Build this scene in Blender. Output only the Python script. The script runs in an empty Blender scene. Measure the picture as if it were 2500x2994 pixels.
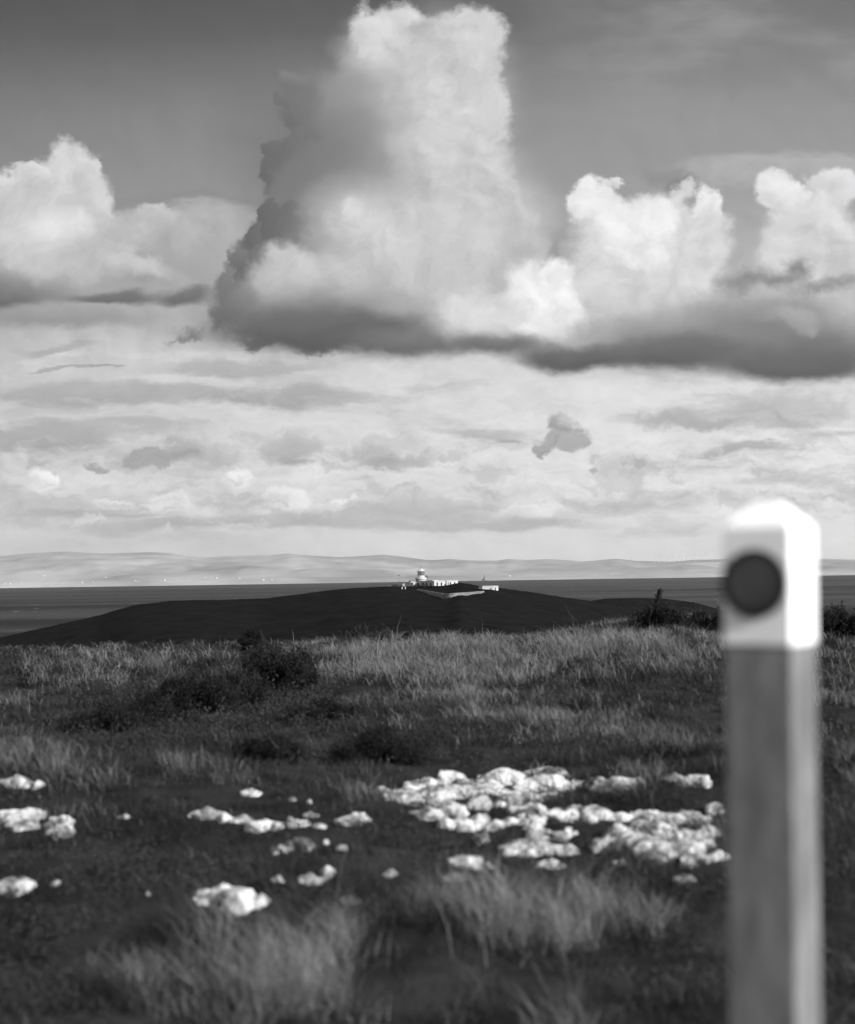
import bpy, bmesh, math, random
import numpy as np
from mathutils import Vector, Matrix
SC = bpy.context.scene
C = SC.collection
R = math.radians
random.seed(7); rng = np.random.default_rng(11)

# ------------------------------------------------------------ camera
F = 5208.3                      # focal length in photograph pixels (50 mm on a 24 mm wide frame)
EYE = 60.0
PITCH, ROLL = R(1.98), R(0.89)
fw = Vector((0, math.cos(PITCH), math.sin(PITCH)))
r0 = Vector((1, 0, 0)); u0 = Vector((0, -math.sin(PITCH), math.cos(PITCH)))
rt = r0*math.cos(ROLL) - u0*math.sin(ROLL)
up = r0*math.sin(ROLL) + u0*math.cos(ROLL)
cam_d = bpy.data.cameras.new('camera'); cam = bpy.data.objects.new('camera', cam_d); C.objects.link(cam)
M = Matrix.Identity(4)
for i, v in enumerate((rt, up, -fw)):
    for j in range(3): M[j][i] = v[j]
M.translation = (0, 0, EYE)
cam.matrix_world = M
cam_d.sensor_fit = 'HORIZONTAL'; cam_d.sensor_width = 24; cam_d.lens = 50
cam_d.clip_start = 0.1; cam_d.clip_end = 90000
cam_d.dof.use_dof = True; cam_d.dof.focus_distance = 900; cam_d.dof.aperture_fstop = 2.15
SC.camera = cam

# ------------------------------------------------------------ exposure, render settings
EXPO = 0.75
SC.view_settings.view_transform = 'Standard'; SC.view_settings.look = 'None'
SC.view_settings.gamma = 1; SC.view_settings.exposure = EXPO
SC.view_settings.use_curve_mapping = False
cy = SC.cycles
cy.use_adaptive_sampling = True; cy.adaptive_threshold = 0.02
cy.max_bounces = 5; cy.diffuse_bounces = 2; cy.glossy_bounces = 2; cy.transmission_bounces = 3
cy.volume_bounces = 1; cy.transparent_max_bounces = 8
try:
    cy.use_denoising = True; cy.denoiser = 'OPENIMAGEDENOISE'
except Exception: pass

# ------------------------------------------------------------ sun
SUN_AZ, SUN_EL = 50.0, 24.0      # azimuth measured from the way back behind the camera towards the right
sd = Vector((math.sin(R(SUN_AZ))*math.cos(R(SUN_EL)), -math.cos(R(SUN_AZ))*math.cos(R(SUN_EL)), math.sin(R(SUN_EL))))
sun_l = bpy.data.lights.new('sun', 'SUN'); sun = bpy.data.objects.new('sun', sun_l); C.objects.link(sun)
sun_l.energy = 5.0; sun_l.angle = R(0.5); sun_l.color = (1, 1, 1)
sun.rotation_euler = sd.to_track_quat('Z', 'Y').to_euler(); sun.location = (30, -20, 90)

def lin(v):
    v /= 255.0
    return v/12.92 if v <= .04045 else ((v+.055)/1.055)**2.4
def ray(px, py):
    return (fw + rt*((px-1250)/F) - up*((py-1497)/F))
def at(px, py, Y):
    d = ray(px, py); t = Y/d.y
    return Vector((0, 0, EYE)) + d*t
def pyhor(px):
    return 1497 + F*(math.tan(PITCH) - (px-1250)/F*math.sin(ROLL))/math.cos(ROLL)

# ------------------------------------------------------------ world: sky with clouds, laid out by compass direction
W = bpy.data.worlds.new('World'); SC.world = W; W.use_nodes = True
W.cycles.sampling_method = 'MANUAL'; W.cycles.sample_map_resolution = 256
T = W.node_tree; T.nodes.clear()
def nd(t, **k):
    n = T.nodes.new(t)
    for a, b in k.items(): setattr(n, a, b)
    return n
def lk(n, i, v):
    if v is None: return
    if hasattr(v, 'links') or isinstance(v, bpy.types.NodeSocket): T.links.new(v, n.inputs[i])
    else: n.inputs[i].default_value = v
def mth(op, a, b=None, c=None, clamp=False):
    n = nd('ShaderNodeMath', operation=op, use_clamp=clamp); lk(n, 0, a); lk(n, 1, b); lk(n, 2, c); return n.outputs[0]
def vm(op, a, b=None, c=None, out=0):
    n = nd('ShaderNodeVectorMath', operation=op); lk(n, 0, a); lk(n, 1, b)
    if c is not None: lk(n, 2, c)
    return n.outputs['Value'] if op in ('LENGTH', 'DOT_PRODUCT') else n.outputs[0]
def mr(v, a, b, c, d, smooth=True):
    n = nd('ShaderNodeMapRange', interpolation_type='SMOOTHSTEP' if smooth else 'LINEAR')
    lk(n, 0, v); lk(n, 1, a); lk(n, 2, b); lk(n, 3, c); lk(n, 4, d); return n.outputs[0]
def mixf(f, a, b):
    n = nd('ShaderNodeMix', data_type='FLOAT'); lk(n, 0, f); lk(n, 2, a); lk(n, 3, b); return n.outputs[0]
def noise(vec, scale, detail, rough=.55, col=False, lac=2.0):
    n = nd('ShaderNodeTexNoise'); n.noise_dimensions = '3D'
    lk(n, 'Vector', vec); n.inputs['Scale'].default_value = scale; n.inputs['Detail'].default_value = detail
    n.inputs['Roughness'].default_value = rough; n.inputs['Lacunarity'].default_value = lac
    return n.outputs['Color'] if col else n.outputs[0]
tc = nd('ShaderNodeTexCoord').outputs['Generated']
sx = nd('ShaderNodeSeparateXYZ'); lk(sx, 0, tc)
dx, dy, dz = sx.outputs
ysafe = mth('MAXIMUM', dy, 0.12)
U = mth('MULTIPLY', mth('DIVIDE', dx, ysafe), F/1000); V = mth('MULTIPLY', mth('DIVIDE', dz, ysafe), F/1000)
cb = nd('ShaderNodeCombineXYZ'); lk(cb, 0, U); lk(cb, 1, V); P = cb.outputs[0]
# clear sky: the red channel of the physical sky (the photograph was taken as if through a red filter)
sky = nd('ShaderNodeTexSky', sky_type='NISHITA', sun_disc=False)
sky.sun_elevation = R(SUN_EL); sky.sun_rotation = R(180-SUN_AZ) ; sky.air_density = 1.0; sky.dust_density = 1.0
ss = nd('ShaderNodeSeparateColor'); lk(ss, 0, sky.outputs[0])
skr = mth('MULTIPLY', ss.outputs[0], 0.12)
ramp = nd('ShaderNodeValToRGB'); lk(ramp, 0, mth('DIVIDE', V, 2.0))
stops = [(-.02, 203), (.03, 206), (.08, 213), (.17, 219), (.26, 219), (.33, 208), (.42, 176), (.55, 156), (.68, 138), (.80, 101), (.93, 78), (1.0, 74)]
el = ramp.color_ramp.elements
while len(el) > 1: el.remove(el[0])
el[0].position = 0; el[0].color = (lin(203),)*3+(1,)
for p, v in stops[1:]:
    e = el.new(min(1, p)); e.color = (lin(v),)*3+(1,)
base = nd('ShaderNodeSeparateColor'); lk(base, 0, ramp.outputs[0]); base = base.outputs[0]
base = mth('ADD', mth('MULTIPLY', base, .93), mth('MULTIPLY', skr, .05))
wob = noise(vm('MULTIPLY', P, (1.0, 3.4, 1)), 1.3, 5, .55)
base = mth('MULTIPLY', base, mr(U, -1.3, 1.3, .88, 1.16, False))
# veil high on the right
hv = mth('MULTIPLY', mr(U, .1, .8, 0, 1), mr(V, .95, 1.5, 0, 1))
base = mixf(mth('MULTIPLY', hv, mr(wob, .36, .62, .25, .9)), base, lin(154))

# warped coordinates
wn = noise(P, 3.6, 9, .60, True)
Pc = vm('MULTIPLY_ADD', vm('SUBTRACT', wn, (.5, .5, .5)), (.25, .25, 0), P)
wn2 = noise(P, 17, 5, .62, True)
Pc = vm('MULTIPLY_ADD', vm('SUBTRACT', wn2, (.5, .5, .5)), (.050, .050, 0), Pc)
Pb = vm('MULTIPLY_ADD', vm('SUBTRACT', noise(vm('MULTIPLY', P, (1, 1.6, 1)), 5.5, 8, .58, True), (.5, .5, .5)), (.13, .08, 0), P)
Pd = vm('MULTIPLY_ADD', vm('SUBTRACT', noise(P, 9, 8, .62, True), (.5, .5, .5)), (.19, .14, 0), P)
Ps = vm('MULTIPLY_ADD', vm('SUBTRACT', noise(vm('MULTIPLY', P, (1, 3.0, 1)), 3.6, 9, .62, True), (.5, .5, .5)), (.34, .13, 0), P)
# broad streaks of the low layer
lowmask = mth('MULTIPLY', mr(V, 0.02, .12, .35, 1), mr(V, .62, .78, 1, 0))
stre = noise(vm('MULTIPLY', Ps, (.9, 4.2, 1)), 1.7, 6, .6)
acc = mixf(mth('MULTIPLY', lowmask, mr(stre, .47, .66, 0, .8)), base, lin(184))
acc = mixf(mth('MULTIPLY', lowmask, mr(stre, .46, .30, 0, .6)), acc, lin(228))

cnt = 0
def rechain():                                   # keeps the shader's working set small
    global Pc, Pb, Pd, Ps
    e = mth('MULTIPLY', acc, 1e-7)
    Pc, Pb, Pd, Ps = [vm('ADD', q, e) for q in (Pc, Pb, Pd, Ps)]
def lobe(kind, cx, cy_, rx, ry, val, gx=0., gy=0., soft=.35, op=1.):
    global acc, cnt
    cnt += 1
    if cnt % 12 == 0: rechain()
    d = ray(cx, cy_); c = (d.x/d.y*F/1000, d.z/d.y*F/1000)
    src = {'c': Pc, 'b': Pb, 's': Ps, 'd': Pd}[kind]
    ix, iy = 1000/rx, 1000/ry
    q = vm('MULTIPLY_ADD', src, (ix, iy, 0), (-c[0]*ix, -c[1]*iy, 0))
    a = mr(vm('LENGTH', q), 1-soft, 1.0+soft*.15, op, 0)
    L = lin(val)
    if gx or gy:
        k = L*1.0
        sh = mth('MULTIPLY_ADD', vm('DOT_PRODUCT', q, (gx, gy, 0)), k, L)
    else: sh = L
    acc = mixf(a, acc, sh)

LOBES = [
 # low streaks and small cumulus near the horizon
 ('s',235,1080,130,9,172), ('s',240,1155,420,38,176,0,.1,.5), ('s',790,1160,360,42,172,0,.1,.6), ('s',700,1082,300,26,180,0,.1,.7),
 ('s',110,1278,260,44,172,0,.12,.5), ('s',420,1248,230,20,184,0,0,.7),
 ('d',545,1292,80,58,182,.1,.25,.45), ('d',560,1275,40,24,204,.1,.1,.8), ('b',540,1325,90,18,160,0,0,.9), ('d',645,1312,85,52,196,.1,.2,.5), ('d',430,1340,88,36,160,.1,.2,.3),
 ('d',862,1310,90,60,184,.12,.22,.5), ('b',862,1340,80,16,164,0,0,.9), ('d',1150,1312,135,65,194,.1,.22,.4), ('s',1115,1352,105,17,170,0,0,.7),
 ('d',281,1370,40,17,165,0,.1,.4), ('d',110,1345,50,16,186,0,.1,.6),
 ('d',300,1455,330,72,202,.08,.2,.4), ('d',700,1440,280,60,204,.08,.2,.4), ('d',1200,1450,380,60,206,0,.2,.5),('d',115,1400,54,46,228,.1,.15,.45), ('d',688,1392,62,34,230,.1,.1,.5),
 ('d',848,1460,76,54,229,.1,.1,.4), ('d',1005,1467,34,22,224,.1,.1,.5), ('d',500,1474,95,38,222,.1,.1,.5), ('d',330,1478,60,20,222,.1,.1,.6),
 ('s',640,1528,560,34,178,0,.14,.6), ('s',1120,1510,420,50,184,0,.1,.6), ('s',300,1498,330,14,176,0,0,.8),
 ('d',1648,1250,46,46,166,.12,.25,.5), ('d',1622,1292,62,26,160,.1,.3,.7), ('d',1695,1285,40,30,172,.1,.2,.8), ('d',1665,1240,24,22,192,.1,.2,.8), ('d',1590,1305,45,22,164,0,.1,.4), ('d',1680,1300,45,24,174,0,.1,.4),
 ('s',1485,1290,60,15,176,0,0,.6), ('s',1420,1262,190,26,190,0,.1,.6), ('d',2035,1230,280,38,182,.05,.2,.6),
 ('d',2320,1190,260,64,192,.1,.25,.6), ('s',2150,1312,250,24,178,0,.1,.6), ('s',1460,1532,400,26,180,0,.1,.7),
 ('s',1850,1470,380,40,198,0,.1,.7), ('d',1735,1367,28,15,176,0,0,.5), ('d',1855,1357,34,16,180,0,0,.5),
 ('d',1556,1497,120,28,220,.1,.1,.6), ('d',2455,1490,60,34,222,.1,.1,.6), ('s',2300,1400,260,30,200,0,.1,.7),
 # light veils behind the towers
 ('s',515,585,270,32,143,0,.05,.7), ('s',600,640,260,60,176,0,.1,.5), ('s',2300,500,420,60,176,0,.12,.5,.85),
 # left cumulus
 ('c',0,535,75,60,212,.05,.08,.35), ('c',185,500,95,85,208,.1,.06,.35), ('c',110,600,180,130,203,.12,.03,.4),
 ('c',235,600,95,125,205,.12,.05,.4), ('d',90,500,50,36,212,.1,.1,.4), ('c',150,690,230,130,204,.1,.08,.6), ('d',255,520,40,44,206,.1,.1,.4), ('d',300,650,44,60,204,.1,.1,.5), ('c',395,720,220,120,184,.05,.14,.5), ('c',570,730,200,120,170,.05,.14,.55),
 ('b',155,665,150,75,224,.03,.0,.95,.9), ('c',285,775,190,85,192,.1,.1,.7), ('c',640,700,120,90,176,.1,.1,.6), ('d',450,640,90,40,188,.05,.1,.5), ('d',430,770,60,70,160,.1,.2,.7), ('d',560,690,80,46,184,.05,.1,.6), ('c',400,800,150,50,192,.05,.2,.7),
 ('b',20,868,230,70,106,.2,.4,.95), ('b',-20,860,150,70,118,.3,.5,.8), ('b',330,872,190,26,116,0,.3,.7), ('b',540,866,110,36,116,.1,.3,.6),
 ('b',200,925,330,44,158,.1,.2,.6), ('d',565,985,70,24,134,0,.2,.9), ('d',520,995,50,14,140,0,.2,.9),('s',150,1020,160,20,176,0,0,.7),
 # great tower
 ('c',905,300,115,110,122,.15,.2,.3), ('c',850,470,95,95,108,.2,.1,.2), ('c',1130,95,125,120,206,.08,.12,.28), ('c',1250,120,110,90,188,.08,.1,.4), ('c',1375,160,148,130,204,.1,.08,.25),
 ('d',835,285,34,34,118,.1,.2,.35), ('d',870,235,50,40,130,.1,.2,.5), ('d',860,345,40,44,114,.1,.2,.3), ('d',875,400,40,40,118,.1,.1,.4), ('d',800,440,40,40,106,.1,.2,.25), ('d',780,500,38,46,102,.1,.1,.2), ('d',825,560,44,50,110,.1,.1,.3),
 ('c',1400,310,95,150,206,.06,.04,.3), ('c',1160,330,280,230,172,.28,.1,.3), ('c',1380,500,155,170,203,.05,.05,.35), ('c',1420,590,120,130,200,.05,.05,.35), ('b',1560,640,110,140,178,0,.1,1.,.8),
 ('c',1120,590,360,300,160,.42,0,.16), ('c',830,650,90,90,106,.25,.1,.25), ('c',755,765,85,95,110,.2,.1,.3), ('c',700,860,110,110,122,.2,.1,.4),
 ('d',780,630,40,44,104,.1,.1,.25), ('d',745,690,42,44,108,.1,.1,.3), ('d',690,755,42,44,118,.1,.2,.4), ('d',655,820,40,50,124,.1,.2,.5),
 ('c',1100,850,440,150,172,.14,.1,.35), ('c',1440,740,230,240,196,0,.06,.6),
 ('b',900,450,330,350,118,.16,0,1.,.7), ('b',1300,300,240,330,207,.03,0,1.), ('b',1370,640,240,300,203,0,0,1.), ('b',1120,130,150,110,214,0,0,1.,.8),
 ('b',1070,670,220,190,213,.03,.02,1.,.9), ('b',1180,840,400,140,192,.02,.08,1.,.9), ('c',1215,75,70,30,178,0,0,.9,.7), ('c',1330,100,90,22,182,0,0,.9,.5),
 ('c',835,800,110,115,194,.14,.12,.5), ('b',880,830,120,100,196,.05,.1,.9), ('c',1190,700,120,90,214,.06,.08,.9,.7), ('c',1250,480,130,110,212,.08,.08,.9,.6), ('c',1350,880,140,80,200,.06,.12,.7), ('d',1330,370,80,70,216,.05,.1,.8,.6), ('d',1020,640,90,60,218,.05,.12,.8,.6),
 ('b',900,945,440,130,112,0,.35,1.), ('d',650,930,60,44,112,0,.2,.6), ('d',760,1000,90,26,106,0,.2,.6), ('d',940,1022,110,26,106,0,.2,.6), ('d',1120,1012,90,22,116,0,.2,.7), ('b',960,968,400,72,100,-.05,.4,.5), ('b',1250,1000,330,60,114,0,.5,.8),
 # right cumuli
 ('c',1600,800,190,170,182,.05,.1,.75), ('d',1930,505,80,44,148,.1,.1,.7), ('d',1990,540,60,34,138,.1,.1,.7), ('c',1690,730,80,130,164,.2,.1,.5), ('c',1735,585,80,72,232,.06,.06,.3), ('c',2055,600,72,70,224,.08,.06,.3), ('d',2000,560,40,36,206,.1,.1,.5), ('d',1800,545,30,26,224,.05,.1,.4),
 ('c',1900,750,250,215,218,.04,.07,.3), ('c',1960,600,60,50,214,.06,.06,.5), ('c',1865,668,130,128,237,.03,.05,.3), ('c',2030,690,125,120,214,.06,.08,.5),
 ('c',2297,570,72,75,228,.05,.05,.3), ('c',2440,550,90,75,220,.05,.05,.3), ('c',2385,710,165,170,214,.04,.08,.35), ('c',2500,760,140,140,206,0,.1,.5),
 ('b',1850,890,280,110,200,.02,.2,.8), ('c',1430,935,200,105,212,.06,.14,.55), ('d',1370,960,80,50,206,.06,.14,.6), ('c',1585,870,150,140,238,.03,.05,.4), ('d',1640,800,60,60,236,.03,.05,.5), ('d',1500,900,70,60,222,.05,.1,.6),
 ('b',2230,925,340,85,150,0,.2,.8), ('b',2380,1000,360,110,120,0,.3,1.), ('d',2150,830,87,43,142,.0,.2,1.,.9), ('d',2205,800,75,45,134,.0,.2,1.,.9), ('d',2290,815,87,40,134,0,.2,1.,.9), ('d',2335,780,52,45,128,0,.2,1.,.9), ('d',2390,845,112,35,146,0,.2,1.,.9), ('d',2450,820,75,29,150,0,.2,1.,.9),
 ('c',2300,935,95,40,166,.1,.1,.6),
 ('b',2000,1010,520,110,116,0,.3,1.), ('b',1440,1010,260,46,118,0,.5,.8), ('b',1680,1045,230,50,102,0,.4,.6), ('b',1980,1030,330,58,104,0,.4,.65), ('b',2330,1062,360,70,104,0,.35,.6),
]
for l in LOBES:
    if l == ('s',515,585,270,32,143,0,.05,.7):       # between the low clouds and the towers: ragged cumulus of the low layer
        bm_ = mth('MULTIPLY', mr(V, .11, .17, 0, 1), mr(V, .30, .50, 1, .35)); bm_ = mth('MULTIPLY', bm_, mr(V, .55, .66, 1, 0))
        nl = noise(vm('MULTIPLY', Pd, (1, 3.0, 1)), 4.2, 8, .6)
        nl2 = noise(vm('ADD', vm('MULTIPLY', Pd, (1, 3.0, 1)), (.025, .045, 0)), 4.2, 8, .6)
        acc = mixf(mth('MULTIPLY', bm_, mr(nl, .50, .40, 0, .5)), acc, lin(186))
        acc = mixf(mth('MULTIPLY', bm_, mr(nl, .53, .62, 0, .42)), acc, lin(224))
        acc = mth('MULTIPLY', acc, mth('MULTIPLY_ADD', mth('MULTIPLY', mth('SUBTRACT', nl, nl2), bm_), .55, 1.0))
    lobe(*l)
# relief of billows lit from the right
cov = mth('MULTIPLY', mr(V, .5, .8, .35, 1), 1.0)
rn1 = noise(Pc, 7.5, 6, .58); rn2 = noise(vm('ADD', Pc, (.030, .028, 0)), 7.5, 6, .58)
rel = mth('MULTIPLY', mth('SUBTRACT', rn1, rn2), mr(acc, lin(150), lin(200), .25, 1.0))
front = mth('MULTIPLY', acc, mth('MULTIPLY_ADD', rel, mth('MULTIPLY', cov, .66), 1.0))
# the rest of the sky, outside the photograph: sunlit broken cloud
bn = noise(vm('MULTIPLY', tc, (1, 1, 2.2)), 2.6, 7, .58)
rest = mixf(mr(bn, .42, .58, 0, 1), lin(140), .95)
rest = mth('MULTIPLY', rest, mr(dz, -.02, .0, .35, 1))
fm = mr(dy, .55, .86, 0, 1)
full = mixf(fm, rest, front)
cbc = nd('ShaderNodeCombineColor'); [lk(cbc, i, full) for i in range(3)]
bg = nd('ShaderNodeBackground'); lk(bg, 0, cbc.outputs[0]); bg.inputs[1].default_value = 1/2**EXPO
wo = nd('ShaderNodeOutputWorld'); T.links.new(bg.outputs[0], wo.inputs[0])

# ------------------------------------------------------------ helpers
def tag(o, label=None, cat=None, group=None, kind=None):
    if label: o['label'] = label
    if cat: o['category'] = cat
    if group: o['group'] = group
    if kind: o['kind'] = kind
    return o
def empty(name, loc, rz=0):
    o = bpy.data.objects.new(name, None); C.objects.link(o); o.location = loc; o.rotation_euler = (0, 0, rz)
    o.empty_display_size = .3; return o
def link(name, me, mat, parent=None, smooth=False):
    o = bpy.data.objects.new(name, me); C.objects.link(o)
    if mat: me.materials.append(mat)
    if parent: o.parent = parent
    if smooth: me.polygons.foreach_set('use_smooth', [True]*len(me.polygons))
    return o
def npmesh(name, verts, faces):
    verts = np.ascontiguousarray(verts, dtype=np.float32); faces = np.ascontiguousarray(faces, dtype=np.int32)
    me = bpy.data.meshes.new(name); k = faces.shape[1]
    me.vertices.add(len(verts)); me.vertices.foreach_set('co', verts.ravel())
    me.loops.add(faces.size); me.loops.foreach_set('vertex_index', faces.ravel())
    me.polygons.add(len(faces)); me.polygons.foreach_set('loop_start', np.arange(0, faces.size, k, dtype=np.int32))
    me.polygons.foreach_set('loop_total', np.full(len(faces), k, dtype=np.int32))
    me.update(calc_edges=True); return me
class MB:
    def __init__(s): s.bm = bmesh.new()
    def box(s, x0, x1, y0, y1, z0, z1, bev=0):
        vs = [s.bm.verts.new((x, y, z)) for z in (z0, z1) for x, y in ((x0, y0), (x1, y0), (x1, y1), (x0, y1))]
        for f in ((3,2,1,0), (4,5,6,7), (0,1,5,4), (1,2,6,5), (2,3,7,6), (3,0,4,7)): s.bm.faces.new([vs[i] for i in f])
        return s
    def lathe(s, prof, n=32, cx=0, cy_=0):
        rings = [[s.bm.verts.new((cx+r*math.cos(2*math.pi*k/n), cy_+r*math.sin(2*math.pi*k/n), z)) for k in range(n)] for r, z in prof]
        for a, b in zip(rings, rings[1:]):
            for k in range(n): s.bm.faces.new((a[k], a[(k+1) % n], b[(k+1) % n], b[k]))
        s.bm.faces.new(rings[0][::-1]); s.bm.faces.new(rings[-1]); return s
    def tube(s, p, q, r1, r2=None, n=8):
        r2 = r1 if r2 is None else r2
        p, q = Vector(p), Vector(q); d = (q-p).normalized(); a = d.orthogonal().normalized(); b = d.cross(a)
        A = [s.bm.verts.new(p+(a*math.cos(2*math.pi*k/n)+b*math.sin(2*math.pi*k/n))*r1) for k in range(n)]
        B = [s.bm.verts.new(q+(a*math.cos(2*math.pi*k/n)+b*math.sin(2*math.pi*k/n))*r2) for k in range(n)]
        for k in range(n): s.bm.faces.new((A[k], A[(k+1) % n], B[(k+1) % n], B[k]))
        s.bm.faces.new(A[::-1]); s.bm.faces.new(B); return s
    def build(s, name, mat, parent=None, smooth=False, bevel=0, seg=2):
        if bevel: bmesh.ops.bevel(s.bm, geom=s.bm.edges[:], offset=bevel, segments=seg, affect='EDGES')
        me = bpy.data.meshes.new(name); s.bm.to_mesh(me); s.bm.free()
        return link(name, me, mat, parent, smooth)

# materials: greys, since the photograph is black and white
def mat(name, lo, hi, scale=3., rough=.85, bump=0., bscale=20., detail=6, spec=.2, stretch=(1, 1, 1), transl=0., p0=.35, p1=.65, bdist=.02):
    m = bpy.data.materials.new(name); m.use_nodes = True; t = m.node_tree; N, Lk = t.nodes, t.links
    b = N['Principled BSDF']; b.inputs['Roughness'].default_value = rough; b.inputs['Specular IOR Level'].default_value = spec
    g = N.new('ShaderNodeTexCoord'); mp = N.new('ShaderNodeMapping'); mp.inputs['Scale'].default_value = stretch
    Lk.new(g.outputs['Object'], mp.inputs[0])
    n = N.new('ShaderNodeTexNoise'); n.inputs['Scale'].default_value = scale; n.inputs['Detail'].default_value = detail; n.inputs['Roughness'].default_value = .6
    Lk.new(mp.outputs[0], n.inputs['Vector'])
    r = N.new('ShaderNodeValToRGB'); Lk.new(n.outputs[0], r.inputs[0])
    r.color_ramp.elements[0].position = p0; r.color_ramp.elements[0].color = (lo, lo, lo, 1)
    r.color_ramp.elements[1].position = p1; r.color_ramp.elements[1].color = (hi, hi, hi, 1)
    Lk.new(r.outputs[0], b.inputs['Base Color'])
    if bump:
        n2 = N.new('ShaderNodeTexNoise'); n2.inputs['Scale'].default_value = bscale; n2.inputs['Detail'].default_value = 8
        Lk.new(mp.outputs[0], n2.inputs['Vector'])
        bp = N.new('ShaderNodeBump'); bp.inputs['Strength'].default_value = bump; bp.inputs['Distance'].default_value = bdist
        Lk.new(n2.outputs[0], bp.inputs['Height']); Lk.new(bp.outputs[0], b.inputs['Normal'])
    if transl:
        tr = N.new('ShaderNodeBsdfTranslucent'); Lk.new(r.outputs[0], tr.inputs[0])
        mx = N.new('ShaderNodeMixShader'); mx.inputs[0].default_value = transl
        Lk.new(b.outputs[0], mx.inputs[1]); Lk.new(tr.outputs[0], mx.inputs[2]); Lk.new(mx.outputs[0], N['Material Output'].inputs[0])
    return m

MT = {}
MT['soil'] = mat('turf soil', .009, .026, 2.2, .95, .6, 30, spec=.05)
MT['heath'] = mat('heath with painted shade', .004, .013, .09, 1.0, 0, spec=.0, p0=.3, p1=.75, detail=12)  # dark heather, darkened further to stand in for cloud shadow on the headland
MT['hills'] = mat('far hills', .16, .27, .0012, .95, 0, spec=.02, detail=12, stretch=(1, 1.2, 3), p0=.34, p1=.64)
MT['dry'] = mat('dry grass', .06, .24, 2.6, .7, spec=.15, transl=.3)
MT['green'] = mat('rough grass', .010, .040, 1.1, .75, spec=.12, transl=.25)
MT['leaf'] = mat('heather leaf', .009, .040, 3, .85, spec=.06, transl=.1)
MT['gorse'] = mat('gorse', .006, .018, 4, .85, spec=.06)
MT['twig'] = mat('twig', .02, .05, 10, .9, spec=.1)
MT['rock'] = mat('limestone', .06, .44, 7, .9, .9, 26, spec=.12, p0=.37, p1=.55, detail=10)
MT['wood'] = mat('weathered post', 0.085, .20, 7, .85, .6, 60, spec=.15, stretch=(5, 5, 1.1), bdist=.003, p0=.3, p1=.72)
MT['paint'] = mat('white post paint', .74, .82, 14, .5, .1, 50, spec=.35, bdist=.001)
MT['disc'] = mat('dark disc', .012, .02, 5, .45, spec=.35)
MT['disc2'] = mat('disc face', .02, .085, 5, .4, spec=.4)
MT['white'] = mat('limewash', .31, .40, .6, .8, spec=.2)
MT['grey'] = mat('grey render', .24, .32, .6, .85, spec=.15)
MT['dark'] = mat('dark stone', .035, .07, 1.2, .9, spec=.1)
MT['stone'] = mat('boundary stone', .04, .24, 1.5, .95, .5, 2, spec=.1, bdist=.1)
MT['iron'] = mat('dark iron', .03, .05, 3, .6, spec=.4)
MT['glass'] = mat('dark glass', .015, .02, 1, .15, spec=.5)
MT['lens'] = mat('lens glass', .25, .5, 3, .2, spec=.6)

# noise for terrain
def _h(ix, iy, s):
    n = (ix.astype(np.int64)*374761393 + iy.astype(np.int64)*668265263 + s*982451653) & 0x7fffffff
    n = ((n ^ (n >> 13))*1274126177) & 0x7fffffff
    return ((n ^ (n >> 16)) & 0xffff)/65535.0
def vnoise(x, y, s=0):
    x = np.asarray(x, float); y = np.asarray(y, float)
    ix, iy = np.floor(x), np.floor(y); fx, fy = x-ix, y-iy
    fx = fx*fx*fx*(fx*(fx*6-15)+10); fy = fy*fy*fy*(fy*(fy*6-15)+10)
    a = _h(ix, iy, s); b = _h(ix+1, iy, s); c = _h(ix, iy+1, s); d = _h(ix+1, iy+1, s)
    return (a*(1-fx)+b*fx)*(1-fy)+(c*(1-fx)+d*fx)*fy
def fbm(x, y, o=5, s=0):
    v = 0; a = .5
    for i in range(o):
        v = v + a*(vnoise(x*2**i+17*i, y*2**i+31*i, s+i)-.5); a *= .5
    return v
def sst(a, b, x):
    t = np.clip((x-a)/(b-a), 0, 1); return t*t*(3-2*t)

RIDGE = [(-600,1925),(0,1908),(500,1890),(1000,1888),(1250,1880),(1500,1868),(1700,1848),(1850,1822),(2000,1815),(2150,1835),(2500,1835),(3000,1850)]
rx_, ry_ = zip(*RIDGE)
def ground(x, y):
    x = np.asarray(x, float); y = np.asarray(y, float)
    d = np.hypot(x, y); yy = np.maximum(y, .3*d+.01)
    px = 1250 + F*np.clip(x/yy, -.4, .4)
    dep = (np.interp(px, rx_, ry_) - (1677-.01553*(px-1250)))/F
    zr = EYE - dep*38
    g = (EYE-1.40) + (zr-(EYE-1.40))*sst(7, 34, d)
    und = fbm(x*.32, y*.32, 4, 3)*.42*sst(2, 9, d) + fbm(x*1.5, y*1.5, 4, 9)*.20*sst(1.5, 5, d)
    g = g + und*(1-sst(300, 600, d)) - .10*sst(12, 18, d)*(1-sst(22, 30, d))
    t = np.maximum(d-38, 0)
    g = g - 46*(1-np.exp(-(t**1.25)/520)) - 28*sst(600, 1500, d)
    return g
SKYL = [(-900,2150),(-300,1950),(0,1868),(142,1835),(285,1803),(385,1772),(500,1758),(640,1755),(770,1752),(885,1737),(1000,1723),(1060,1719),(1115,1715),(1200,1714),(1300,1712),(1340,1703.5),(1400,1714),(1460,1721),(1520,1729),(1600,1742),(1700,1756),(1760,1768),(1850,1788),(2000,1815),(2200,1840),(2700,1900),(3400,2100)]
HILL2 = [(600,3200),(1450,1850),(1600,1790),(1720,1758),(1768,1751),(1850,1749),(1940,1752),(2020,1762),(2070,1775),(2150,1800),(2400,1850),(3400,2100)]
a1, b1 = zip(*SKYL); a2, b2 = zip(*HILL2)
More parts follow.
